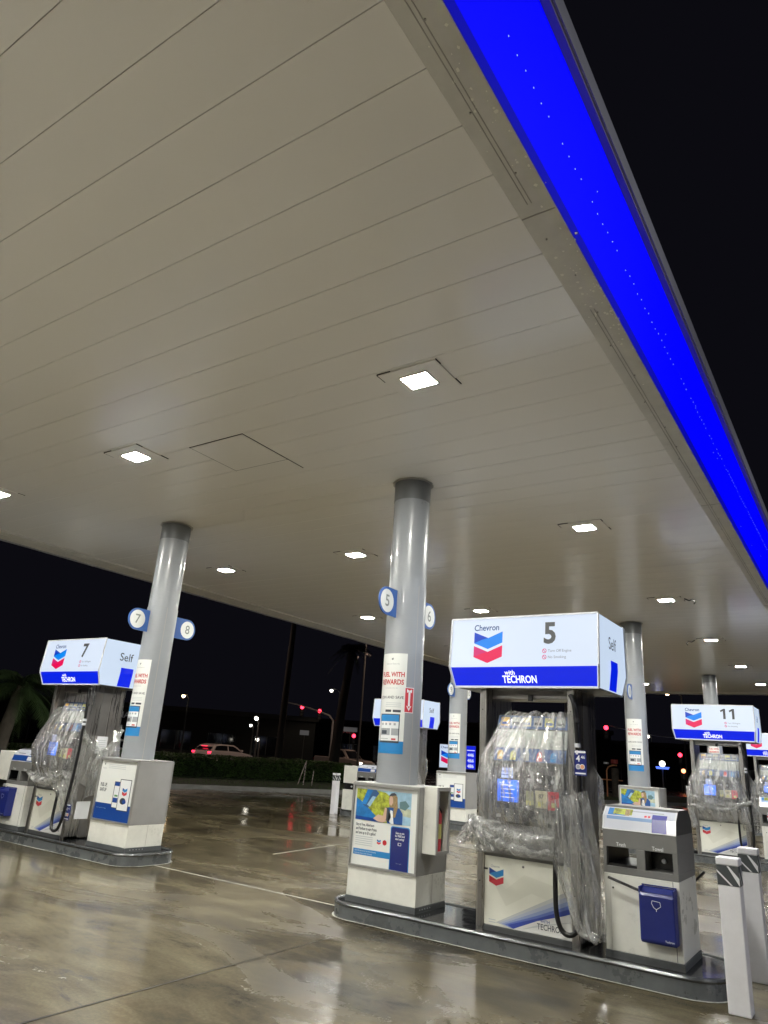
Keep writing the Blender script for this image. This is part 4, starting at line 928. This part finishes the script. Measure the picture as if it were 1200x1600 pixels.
for i, (ds, var, lab) in enumerate(wl):
    r, x = ds[0], ds[1]; w_ = wrap_thing((x+SH[r]*(1 if x > -5 else 0), RY[r], IZ-.008), lab)
    smoothen(front_wrap(w_, 0, 1.3+i, var)); smoothen(front_wrap(w_, 1, 4.7+i, 'eleven'))
    def band(p0, p1, sag, rad, seed, n=70, spread=.07, name='gathered_band'):
        P0_, P1_ = Vector(p0), Vector(p1)
        def fn(u, v):
            c = P0_.lerp(P1_, u); c.z -= sag*math.sin(math.pi*u); c.y -= rad*math.sin(math.pi*u)
            t = (v-.5); c.z += t*spread*(.25+math.sin(math.pi*min(1, u*1.15))); c.y -= .03*math.cos(t*9+u*2); return c
        return smoothen(sheet_mesh(fn, n, 26, seed, .9).build(name, w_))
    def flap(pts, seed, name, dy=.03, n=44, amp=1.3):
        # pts: left edge and right edge polylines (x,y,z)
        Lp, Rp = [[Vector(p) for p in q] for q in pts]
        def at(q, t): k = t*(len(q)-1); i_ = min(int(k), len(q)-2); return q[i_].lerp(q[i_+1], k-i_)
        def fn(u, v): a, b_ = at(Lp, v), at(Rp, v); p = a.lerp(b_, u); p.y -= dy*math.sin(math.pi*u)+.014*math.sin(u*17+v*4); return p
        return smoothen(sheet_mesh(fn, n, 60, seed, amp).build(name, w_))
    Z = lambda v: v-IZ
    if var == 'five':
        band((-.50, -.42, Z(1.10)), (.34, -.50, Z(1.0)), .06, .03, 3.3, spread=.13)
        band((-.49, -.43, Z(1.06)), (.32, -.50, Z(.89)), .08, .035, 5.9, spread=.11)
        flap([[(-.50, -.40, Z(1.13)), (-.56, -.44, Z(1.0)), (-.66, -.46, Z(.86))], [(-.46, -.43, Z(1.10)), (-.45, -.48, Z(.98)), (-.50, -.48, Z(.90))]], 8.1, 'knot_flap')
        flap([[(-.50, -.42, Z(1.08)), (-.50, -.46, Z(.92)), (-.44, -.46, Z(.80))], [(-.44, -.44, Z(1.06)), (-.30, -.50, Z(.93)), (-.22, -.49, Z(.84))]], 9.7, 'loose_flap')
        flap([[(.22, -.47, Z(1.28)), (.24, -.49, Z(1.0)), (.33, -.50, Z(.80)), (.42, -.47, Z(.55)), (.46, -.46, Z(.40)), (.52, -.45, Z(.30)), (.66, -.43, Z(.27))], [(.62, -.40, Z(1.42)), (.68, -.42, Z(1.1)), (.73, -.42, Z(.82)), (.755, -.41, Z(.65)), (.76, -.41, Z(.45)), (.76, -.41, Z(.32)), (.74, -.41, Z(.27))]], 2.2, 'hanging_tail', dy=.09, n=80)
    elif var == 'seven':
        # wraps round the +X side with a tie in the middle
        def fn(u, v):
            zt = 1.62+.12*abs(2*u-1)**1.5*1.4-.30*(1-abs(2*u-1)); zb = .80+.18*abs(2*u-1); t = v
            zz = zt+(zb-zt)*t; y_ = -.36+.72*u; pinch = math.exp(-((u-.5)/.16)**2)*math.exp(-((v-.12)/.16)**2)
            y_ += (0-y_)*.0; x = .50+.05*math.sin(math.pi*u)+.10*math.sin(math.pi*min(1, v*1.3))*math.sin(math.pi*u)+.05*pinch
            return Vector((x, y_+(.02*math.sin(v*9)), zz-IZ))
        smoothen(sheet_mesh(fn, 70, 70, 5.5, 1.3).build('side_sheet', w_))
        band((.50, -.36, Z(1.66)), (.60, -.02, Z(1.37)), .05, .0, 7.3, spread=.07); band((.60, .0, Z(1.37)), (.50, .36, Z(1.70)), .05, .0, 2.3, spread=.07)
        flap([[(.60, -.05, Z(1.37)), (.62, -.14, Z(1.1)), (.61, -.16, Z(.9)), (.60, -.17, Z(.70))], [(.62, .05, Z(1.37)), (.65, .12, Z(1.1)), (.64, .2, Z(.9)), (.62, .22, Z(.82))]], 1.2, 'tied_tail')
        flap([[(.0, -.50, Z(1.0)), (.16, -.48, Z(.86)), (.30, -.46, Z(.80)), (.50, -.42, Z(.50))], [(.50, -.40, Z(1.1)), (.56, -.36, Z(1.0)), (.60, -.34, Z(.8)), (.60, -.30, Z(.48))]], 3.2, 'hanging_tail', dy=.03)
        band((-.52, -.44, Z(1.0)), (.42, -.46, Z(1.02)), .10, .03, 9.3, spread=.16)
    else:
        band((-.55, -.42, Z(1.24)), (.56, -.42, Z(1.16)), .09, .03, 9.3+i, spread=.15); band((-.52, -.42, Z(1.05)), (.58, -.42, Z(1.2)), .10, .03, 4.3+i, spread=.15)
        flap([[(.36, -.40, Z(1.2)), (.38, -.42, Z(.9)), (.40, -.40, Z(.66))], [(.62, -.32, Z(1.3)), (.74, -.28, Z(.95)), (.78, -.24, Z(.64))]], 2.9+i, 'hanging_tail')
        flap([[(-.60, -.34, Z(1.4)), (-.62, -.36, Z(1.0)), (-.50, -.38, Z(.62))], [(-.52, -.42, Z(1.4)), (-.50, -.44, Z(1.0)), (-.46, -.42, Z(.66))]], 5.9+i, 'edge_flap')

# ================================================================ PLANTS
def leafcloud(b, centers, n, size, m, rnd):
    for i in range(n):
        c, rx, ry, rz_ = centers(rnd); a = rnd.uniform(0, 6.28); e = rnd.uniform(-1, 1); d1 = Vector((math.cos(a), math.sin(a), e*.6)).normalized()*size*rnd.uniform(.6, 1.3)
        d2 = d1.cross(Vector((rnd.uniform(-1, 1), rnd.uniform(-1, 1), 1))).normalized()*size*.45
        b.add([c-d1, c+d2, c+d1, c-d2], [(0, 1, 2, 3)], m)
def hedge(t0, t1, n0, n1, h, cnt, label):
    rnd = random.Random(int(t0*10)+5); b = MB()
    def cen(r):
        t = r.uniform(t0, t1); w_ = n0+(n1-n0)*r.random(); hh = h*(1+.05*noise.noise(Vector((t*.8, w_, 0))))
        f = r.random()
        if f < .55: w_ = n0+abs(r.gauss(0, .07))+.10*noise.noise(Vector((t*1.7, 3, 5))); z = r.uniform(.1, hh)
        elif f < .9: z = hh-abs(r.gauss(0, .06))+.07*noise.noise(Vector((t*2.1, w_*2, 9)))
        else: z = r.uniform(.1, hh)
        x, y = off(t, w_); return Vector((x, y, z+.1)), 0, 0, 0
    leafcloud(b, cen, cnt, .055, leaf_m, rnd)
    x0, y0 = off(t0, n0+.25); x1, y1 = off(t1, n0+.25); x2, y2 = off(t1, n1-.1); x3, y3 = off(t0, n1-.1)
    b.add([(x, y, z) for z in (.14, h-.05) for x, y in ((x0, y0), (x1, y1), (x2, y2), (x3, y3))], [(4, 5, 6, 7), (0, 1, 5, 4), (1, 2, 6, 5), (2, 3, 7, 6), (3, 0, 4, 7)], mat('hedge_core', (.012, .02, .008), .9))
    o = b.build('hedge'); tag(o, label, 'hedge'); return o
hedge(-14, 9.6, 5.6, 7.0, .96, 36000, 'long low clipped hedge between the forecourt and the road')
hedge(-24, -6.5, 1.2, 2.6, 1.45, 16000, 'taller bushy hedge under the palm at the left')
def palm(loc, h, lean, R_, nf, label, seed, tr=.16, drop=1.0, leafw=.022, name='palm_tree', lm=None):
    lm = lm or leaf_d
    rnd = random.Random(seed); t = thing(name, label, 'palm tree', loc)
    pts = [(lean[0]*(k/8)**1.5, lean[1]*(k/8)**1.5, h*k/8) for k in range(9)]
    b = MB(); b.tube(pts, [tr*(1.25-.4*k/8)+(.012 if k % 2 else 0) for k in range(9)], (bark_m if h < 4 else mat('bark_unlit', (.02, .018, .016), .9)), 12); b.build('trunk', t, smooth=True)  # tall palms get a darkened bark copy so they look unlit
    top = Vector(pts[-1]); b = MB()
    for f in range(nf):
        a = rnd.uniform(0, 6.283); el = rnd.uniform(-.35, 1.25); L_ = R_*rnd.uniform(.75, 1.05); d = Vector((math.cos(a), math.sin(a), 0)); sd_ = Vector((-d.y, d.x, 0)); sp = []
        for k in range(11): q = k/10; sp.append(top+d*L_*q*math.cos(el*(1-q*.2))+Vector((0, 0, 1))*(L_*(math.sin(el)*q-drop*.75*q*q)))
        b.tube(sp, [.018*(1-.8*k/10) for k in range(11)], lm, 4)
        for k in range(3, 34):
            q = k/34*10; i_ = int(q); p = sp[i_].lerp(sp[min(i_+1, 10)], q-i_); tg = (sp[min(i_+1, 10)]-sp[i_]).normalized(); ll = R_*.26*math.sin(math.pi*min(1, (k+3)/38))*rnd.uniform(.8, 1.15)
            for s in (-1, 1):
                e = (sd_*s*.8+tg*.55+Vector((0, 0, -.35-rnd.random()*.3))).normalized()*ll; w_ = tg*leafw; b.add([p-w_, p+w_, p+e], [(0, 1, 2)], lm)
    b.build('crown', t); return t
palm((-19.3, 10.6, .1), 2.6, (-.1, .35), 1.7, 44, 'palm with feathery crown at the left edge behind the dispenser marked 7', 4)
palm((-27.3, 35.8, 0), 7.7, (.5, .4), 1.6, 24, 'tall dark palm left of the pickup, its crown glinting faintly', 12, tr=.26, lm=mat('unlit_frond', (.02, .03, .022), .25))  # frond colour darkened too, standing in for missing light
palm((-29.8, 33.6, 0), 11.4, (0, .2), 2.0, 12, 'tall unlit palm between the two far cars', 15, tr=.18, lm=mat('unlit_frond'))
def stakes(x, y, label, h):
    t = thing('marker_stakes', label, 'marker stake', (x, y, .0), group='thin striped stakes in front of the hedge'); b = MB()
    b.tube([(0, 0, .0), (.04, .03, h)], .018, stake_m, 6); b.build('stake', t)
    if h > 1: b = MB(); b.tube([(-.26, -.1, 0), (.04, .0, h-.05)], .018, stake_m, 6); b.build('stake', t)
    b = MB(); 
    for k in range(int(h*7)): b.tube([(.04*(k/7)/h, .03*(k/7)/h, k/7+.03), (.04*(k/7)/h, .03*(k/7)/h, k/7+.07)], .0195, pdark, 6)
    b.build('dark_bands', t)
stakes(-20.35, 24.7, 'pair of thin striped stakes leaning together before the hedge', 1.1); stakes(-20.1, 24.95, 'single short striped stake right of the leaning pair', .72)

# ================================================================ CARS
def make_car(kind, paint, label, cat, loc, rz):
    t = thing('parked_car' if kind == 'suv' else 'pickup_truck', label, cat, loc, rz); W = .92
    if kind == 'suv':
        low = [(-2.25, .35), (-2.3, .75), (-2.22, 1.02), (-1.9, 1.08), (1.05, 1.02), (1.95, .90), (2.25, .72), (2.28, .4), (2.1, .3), (-2.1, .28)]
        roof = [(-2.12, 1.06), (-1.75, 1.42), (-1.2, 1.52), (.2, 1.50), (.55, 1.38), (1.15, 1.02)]; ws = [(-1.85, 1.08), (-1.6, 1.38), (-.95, 1.44), (.1, 1.42), (.42, 1.32), (.92, 1.04)]; wx = (-1.4, 1.35)
    else:
        low = [(-2.75, .5), (-2.8, .75), (-2.78, 1.12), (-1.05, 1.12), (-1.0, 1.10), (1.25, 1.08), (2.3, .98), (2.6, .85), (2.65, .5), (2.4, .4), (-2.6, .42)]
        roof = [(-1.05, 1.11), (-.92, 1.70), (-.7, 1.78), (.35, 1.78), (.6, 1.68), (1.25, 1.09)]; ws = [(-.9, 1.15), (-.8, 1.62), (-.6, 1.69), (.3, 1.69), (.5, 1.58), (1.0, 1.13)]; wx = (-1.75, 1.65)
    b = MB(); b.prism(low, -W, W, 'y', paint); body = b.build('body', t, bevel=.07, seg=3, smooth=False)
    n = len(roof); ins = lambda z: W-.05-(z-1.05)*.28
    b = MB(); vs = [(p[0], -ins(p[1]), p[1]) for p in roof]+[(p[0], ins(p[1]), p[1]) for p in roof]
    b.add(vs, [tuple(range(n)), tuple(range(2*n-1, n-1, -1))]+[(i, n+i, n+(i+1) % n, (i+1) % n) for i in range(n)], paint); b.build('cabin', t, bevel=.03)
    for s in (-1, 1):
        b = MB(); mid_ = [(ws[2][0]+ws[3][0])/2-.05, (ws[2][0]+ws[3][0])/2+.05]
        zb = ws[0][1]
        f = lambda x, z: (x, s*(ins(z)+.006), z)
        A = [ws[0], ws[1], ws[2], (mid_[0], 1.43 if kind == 'suv' else 1.69), (mid_[0], zb)]; B_ = [(mid_[1], zb), (mid_[1], 1.43 if kind == 'suv' else 1.69), ws[3], ws[4], ws[5]]
        for Q_ in (A, B_): b.add([f(*p) for p in Q_], [tuple(range(len(Q_)))], glass_d)
        b.build('side_window', t)
    b = MB(); r0, r1 = roof[-2], roof[-1]; b.add([(r0[0]+.02, -ins(r0[1])+.08, r0[1]-.0), (r0[0]+.02, ins(r0[1])-.08, r0[1]), (r1[0]+.01, ins(r1[1])-.08, r1[1]+.02), (r1[0]+.01, -ins(r1[1])+.08, r1[1]+.02)], [(0, 1, 2, 3)], glass_d); b.build('windscreen', t)
    r0, r1 = roof[0], roof[1]; b = MB(); b.add([(r0[0]-.015, -ins(r0[1])+.1, r0[1]+.06), (r0[0]-.015, ins(r0[1])-.1, r0[1]+.06), (r1[0]-.015, ins(r1[1])-.1, r1[1]-.04), (r1[0]-.015, -ins(r1[1])+.1, r1[1]-.04)], [(3, 2, 1, 0)], glass_d); b.build('rear_window', t)
    for x in wx:
        for s in (-1, 1):
            b = MB(); b.cyl((x, s*(W-.2) if s > 0 else -W-.02, .34), .34, .22, tyre, 'y', n=28); wh = b.build('wheel', t, smooth=True); MB().cyl((x, s*(W+.021) if s > 0 else -W-.024, .34), .2, .004, panelgrey, 'y', n=20).build('rim', wh)
    for s in (-1, 1):
        b = MB(); xr = -2.31 if kind == 'suv' else -2.81; zl = .86; b.box(xr-.0, xr+.14, s*(W-.12)-.11, s*(W-.12)+.125, zl, zl+.13, tail); b.build('tail_lamp', t, bevel=.02)
        b = MB(); xf = 2.18 if kind == 'suv' else 2.56; b.box(xf-.12, xf+.07, s*(W-.15)-.12, s*(W-.15)+.155, .72, .84, head if (kind != 'suv' and s < 0) else sgnframe); b.build('head_lamp', t, bevel=.02)
        b = MB(); b.box(.85, .98, s*(W+.02)-.09, s*(W+.02)+.09, 1.08, 1.2, paint); b.build('mirror', t, bevel=.02)
    if kind == 'suv': MB().box(-2.06, -1.99, -.25, .25, 1.33, 1.36, tail).build('brake_light', t)
    return t
ang = math.atan2(D.y, D.x)
make_car('suv', carw, 'white SUV with glowing red tail lamps behind the hedge', 'car', (-40.1, 39.1, -.02), math.radians(92))
make_car('pickup', cart, 'pale pickup truck with lit headlamp left of column 5', 'pickup truck', (-36.9, 49.9, -.02), math.radians(-8))
for c in bpy.data.objects:
    if c.name.startswith('tail_lamp') and c.parent.name.startswith('pickup'): c.data.materials.clear(); c.data.materials.append(pred)
ch = make_car('suv', carw, 'car with bright headlamps seen between dispenser 7 and its column', 'car', (-31.5, 21.6, -.02), ang+math.pi)
for c in children(ch):
    if c.name.startswith('head_lamp'): c.data = c.data.copy(); c.data.materials.clear(); c.data.materials.append(mat('head_lamp_strong', (1, 1, 1), .3, emit=(1, .95, .85), es=40))

# ================================================================ STREET
def light(name, loc, e, col, r=.15):
    l = bpy.data.lights.new(name, 'SPOT'); l.energy = e; l.color = col; l.shadow_soft_size = r; l.spot_size = math.radians(136); l.spot_blend = .35
    o = bpy.data.objects.new(name, l); COL.objects.link(o); o.location = loc; return o
def street_lamp(x, y, zl, label, m=bulb_w, s=.16, arm=.8, e=0, col=(1, .85, .65)):
    t = thing('street_lamp', label, 'street lamp', (x, y, 0), group='lit street lamps'); b = MB()
    pm = mat('dark_pole', (.012, .012, .012), .8) if zl > 12 else pole_m  # near-black pole colour keeps the added tall lamps out of sight
    b.tube([(arm, 0, 0), (arm, 0, zl*.97), (arm*.6, 0, zl+.12), (0, 0, zl+.14)], [.09, .06, .045, .04] if zl < 12 else [.04, .03, .02, .02], pm, 8); b.build('pole', t, smooth=True)
    MB().box(-.3, .2, -.14, .14, zl+.06, zl+.18, pole_m).build('lamp_head', t, bevel=.03)
    b = MB(); bm = bmesh.new(); bmesh.ops.create_uvsphere(bm, u_segments=12, v_segments=8, radius=s); b.add([(v.co.x, v.co.y, v.co.z+zl-.02) for v in bm.verts], [[v.index for v in f.verts] for f in bm.faces], m); bm.free(); b.build('bulb', t, smooth=True)
    if e: l = light('lamp_light', (0, 0, zl-.25), e, col); l.parent = t
    return t
street_lamp(-56.8, 48.9, 5.8, 'warm street lamp right of column 7', bulb_o, .16, e=300)
street_lamp(-48.2, 50.7, 4.05, 'brightest white lamp above the hedge', bulb_w, .2, .3, 250, (1, .97, .9))
street_lamp(-55.5, 57.6, 3.6, 'smaller white lamp just left of the brightest one', bulb_w, .15, .4)
street_lamp(-48.0, 50.9, 2.15, 'low white lamp under the brightest one', bulb_w, .17, .3)
street_lamp(-49.2, 63.1, 7.9, 'street lamp above the red mast signals', bulb_w, .17, 1.2, 250)
street_lamp(-35.6, 48.3, 10.9, 'high street lamp just under the canopy edge left of column 5', bulb_o, .15, 1.2)
street_lamp(-14.8, 68.4, 8.5, 'street lamp under the far canopy edge left of sign 11', bulb_o, .18, 1.2, 200)
street_lamp(-26.1, 106.8, 6.4, 'small white lamp between column and sign 11', bulb_w, .22, .5)
street_lamp(-84.4, 70.5, 4.1, 'small lamp between sign 7 and its column', bulb_w, .24, .6)
def signal(x, y, zl, label, m=bulb_r, pole=True, s=.13):
    t = thing('traffic_signal', label, 'traffic signal', (x, y, 0), group='traffic signals'); dx = Vector((-x, -y, 0)).normalized(); rz = math.atan2(dx.x, -dx.y); t.rotation_euler.z = rz
    MB().box(-.18, .18, .0, .25, zl-.85, zl+.25, dark_m).build('housing', t, bevel=.03)
    MB().cyl((0, -.03, zl), s, .03, m, 'y', n=18).build('lit_lens', t); MB().cyl((0, -.005, zl-.35), .12, .01, darkgrey, 'y', n=16).cyl((0, -.005, zl-.65), .12, .01, darkgrey, 'y', n=16).build('dark_lens', t)
    if pole: MB().tube([(0, .3, 0), (0, .3, zl+.3)], .07, pole_m, 8).build('pole', t, smooth=True)
    return t
signal(-45.1, 53.5, 5.34, 'left red signal on the long mast arm', pole=False, s=.17); signal(-43.8, 54.6, 5.1, 'right red signal on the long mast arm', pole=False, s=.17)
ma = thing('signal_mast', 'curved mast arm carrying two red signals over the road', 'signal mast', (-42.7, 55.4, 0))
MB().tube([(0, 0, 0), (0, 0, 4.3), (-.35, -.2, 4.75), (-1.2, -.9, 5.1), (-2.5, -2.0, 5.5), (-3.6, -2.9, 5.7)], [.13, .11, .09, .07, .06, .05], mat('mast_grey', (.4, .4, .4), .5), 8).build('arm', ma, smooth=True)
signal(-54.6, 71.5, 4.4, 'pale green signal left of column 5 above the pickup', bulb_g, s=.16); signal(-46.9, 64.8, 3.25, 'low red signal above the pickup truck', s=.2)
signal(-17.2, 57.5, 4.7, 'red signal seen right of dispenser 5', s=.17, pole=False); signal(-16.1, 78.3, 3.45, 'red signal left of dispenser 11', s=.2); signal(-15.9, 78.4, 1.95, 'low orange-red signal left of dispenser 11', mat('bulb_orange', (.5, .1, 0), .3, emit=(1, .3, .12), es=6), s=.2)
wr = MB(); wr.tube([(-17.2, 57.8, 4.95), (-16.5, 57.8, 4.75), (-13.5, 58, 4.25), (-10, 58.3, 4.1)], .03, mat('mast_grey'), 6); wr.tube([(-10, 58.3, 0), (-10, 58.3, 4.3)], .1, pole_m, 8); tag(wr.build('signal_mast', smooth=True), 'thin mast arm holding the red signal right of dispenser 5', 'signal mast')
# blue and white post lamp
bl = thing('post_lamp', 'white globe lamp with a blue glowing collar left of dispenser 11', 'lamp', (-13.35, 58.5, 0)); MB().cyl((0, 0, 0), .06, 1.9, pole_m).build('pole', bl, smooth=True); MB().cyl((0, 0, 1.9), .42, .16, bulb_bl, r2=.5).build('collar', bl, smooth=True)
b = MB(); bm = bmesh.new(); bmesh.ops.create_uvsphere(bm, u_segments=14, v_segments=9, radius=.22); b.add([(v.co.x, v.co.y, v.co.z+2.28) for v in bm.verts], [[v.index for v in f.verts] for f in bm.faces], mat('globe', (1, 1, 1), .3, emit=(1, .97, .85), es=3)); bm.free(); b.build('globe', bl, smooth=True)
fl = street_lamp(11, 8, 10, 'forecourt lamp beyond the right picture edge', bulb_w, .2, -.8, 5500, (.9, .92, 1))  # lamp added out of view to light the fascia's grey edge
for c in children(fl):
    if c.type == 'LIGHT': c.data.spot_size = math.radians(165)
x_, y_ = -36.1, 30.1; street_lamp(x_, y_, 13, 'tall road lamp above the white SUV, its head hidden by the canopy', bulb_o, .2, -2.2, 1700, (1, .72, .55))  # lamp added only to light the SUV
x_, y_ = -30.5, 49.3; street_lamp(x_, y_, 14, 'tall road lamp above the pickup truck, its head hidden by the canopy', bulb_o, .2, -2.2, 2600, (1, .70, .52))  # second added lamp, lights the pickup
# small orange yard bits
ob = thing('valve_stand', 'small orange-lit pipe stand between dispenser 5 and column 11', 'pipe stand', (-12.6, 43.1, 0)); b = MB()
b.tube([(-.35, 0, 0), (-.35, 0, 1.55), (-.25, 0, 1.75), (0, 0, 1.85), (.25, 0, 1.85)], .04, orange_m, 8); b.tube([(-.75, 0, 1.05), (.55, 0, 1.05)], .035, orange_m, 6); b.build('pipe', ob, smooth=True); MB().cyl((.12, 0, 0), .2, 1.7, bark_m, n=14).build('tank', ob, smooth=True); MB().cyl((.12, 0, 1.95), .2, .22, mat('tank_red', (.4, .06, .05), .5), n=14).build('cap', ob, smooth=True); MB().box(-.5, -.22, -.05, .05, 1.9, 2.0, pwhite).build('vent', ob)
# road-side price sign
ps = thing('price_sign', 'lit roadside sign with emblem at left and blue price rows at right, behind a column', 'price sign', (-28, 53.1, 0)); dx = Vector((28, -53.1, 0)).normalized(); ps.rotation_euler.z = math.atan2(dx.x, -dx.y)
MB().box(-1.5, 1.5, .0, .35, 0, .85, bldg_t).build('base', ps); MB().box(-1.42, 1.5, -.0, .3, .86, 2.7, mat('sign_core', (.3, .3, .3), .5)).build('case', ps)
b = MB(); fn = front(-.001); b.poly(rect(-1.4, -.1, .9, 2.66, .01), litface, fn); b.text('Chevron', -1.33, 2.36, .26, lnavy, fn, .01, .03); logo(b, -1.28, 2.2, 1.0, fn, .02, LITL); b.build('emblem_panel', ps)
b = MB(); b.poly(rect(.75, 1.48, .9, 2.66, .01), litblue, fn)
for k in range(3): b.text(('446', '466', '486')[k], .84, 1.85-k*.42, .36, litwhite, fn, .02, .03, 'l', .95)
b.poly(rect(.8, 1.42, 2.3, 2.36, .02), litwhite, fn); b.poly(rect(-.1, .75, .9, 2.66, .01), sgnframe, fn); b.build('price_panel', ps)
# buildings beyond the road
def shop(x, y, w_, d_, h, rz, label, lit=None):
    t = thing('shop_building', label, 'building', (x, y, 0), rz); MB().box(-w_/2, w_/2, 0, d_, 0, h, bldg_m).build('wall', t); MB().box(-w_/2-.3, w_/2+.3, -.3, d_+.3, h+.001, h+.5, bldg_t).build('roof', t)
    n = int(w_/5)
    for k in range(n):
        f = MB(); xx = -w_/2+2.5+k*5; f.box(xx-1.6, xx+1.6, -.05, -.001, .6, 2.6, glass_d); wf = f.build('window', t)
        MB().box(xx-.03, xx+.03, -.07, -.051, .6, 2.6, pole_m).build('mullion', wf)
    if lit: lit(t, h)
    return t
def lit1(t, h): b = MB(); b.text('MARKET', -3, h-1.1, .9, mat('dim_sign', (.3, .3, .3), .5, emit=(.25, .24, .25), es=.16), front(-.06), .01, .0); b.build('sign_letters', t)
def lit2(t, h): b = MB(); b.text('DELI', 0, h-1.1, .95, litwhite, front(-.06), .03, 0, 'l'); b.text('& GRILL', .5, h-1.9, .6, litwhite, front(-.06), .03, 0, 'l'); b.build('sign_letters', t)
def lit3(t, h): b = MB(); b.text('NAILS', -6, h-1.2, .8, mat('dim_red_sign', (.3, .1, .1), .5, emit=(.30, .08, .08), es=.22), front(-.06), .01, 0); b.build('sign_letters', t)
shop(-66, 52, 38, 12, 4.6, math.radians(50), 'long dark low shop behind the SUV and street lamps', lit1)
shop(-56, 84, 34, 12, 5.2, math.radians(35), 'dark shop with dim red letters behind the pickup truck', lit3)
shop(-38.2, 84.5, 26, 12, 5.6, math.radians(24), 'dark shop with bright white letters left of dispenser 5', lit2)
shop(-8, 92, 40, 12, 4.5, math.radians(5), 'distant dark shop behind dispenser 11')
def board(x, y, z, w_, h, label, m):
    t = thing('hanging_sign', label, 'sign', (x, y, 0)); dx = Vector((-x, -y, 0)).normalized(); t.rotation_euler.z = math.atan2(dx.x, -dx.y)
    MB().box(-w_/2, w_/2, 0, .08, z, z+h, m).build('board', t); MB().tube([(0, .05, 0), (0, .05, z+.1)], .05, pole_m, 6).build('pole', t)
dimw = mat('dim_board', (.35, .35, .36), .5, emit=(.3, .31, .34), es=.12)
board(-52, 62.5, 3.0, 1.0, .5, 'small dim street name board above the hedge', dimw); board(-50.5, 69, 3.8, 1.6, .5, 'dim rectangular board right of the street lamps', dimw); board(-50.3, 65.6, 1.2, .5, 2.2, 'narrow upright dim sign left of the pickup', dimw)
for nm_, pr_ in (('utility_pole', (-22, 62, 9)),):
    t = MB(); t.tube([(pr_[0], pr_[1], 0), (pr_[0], pr_[1], pr_[2])], .14, pole_m, 8); tag(t.build(nm_, smooth=True), 'dark utility pole behind dispenser 5', 'pole')
for o in bpy.data.objects:
    if o.type == 'EMPTY' and o.parent is None and o.get('label') == 'x': print('UNLABELLED', o.name)
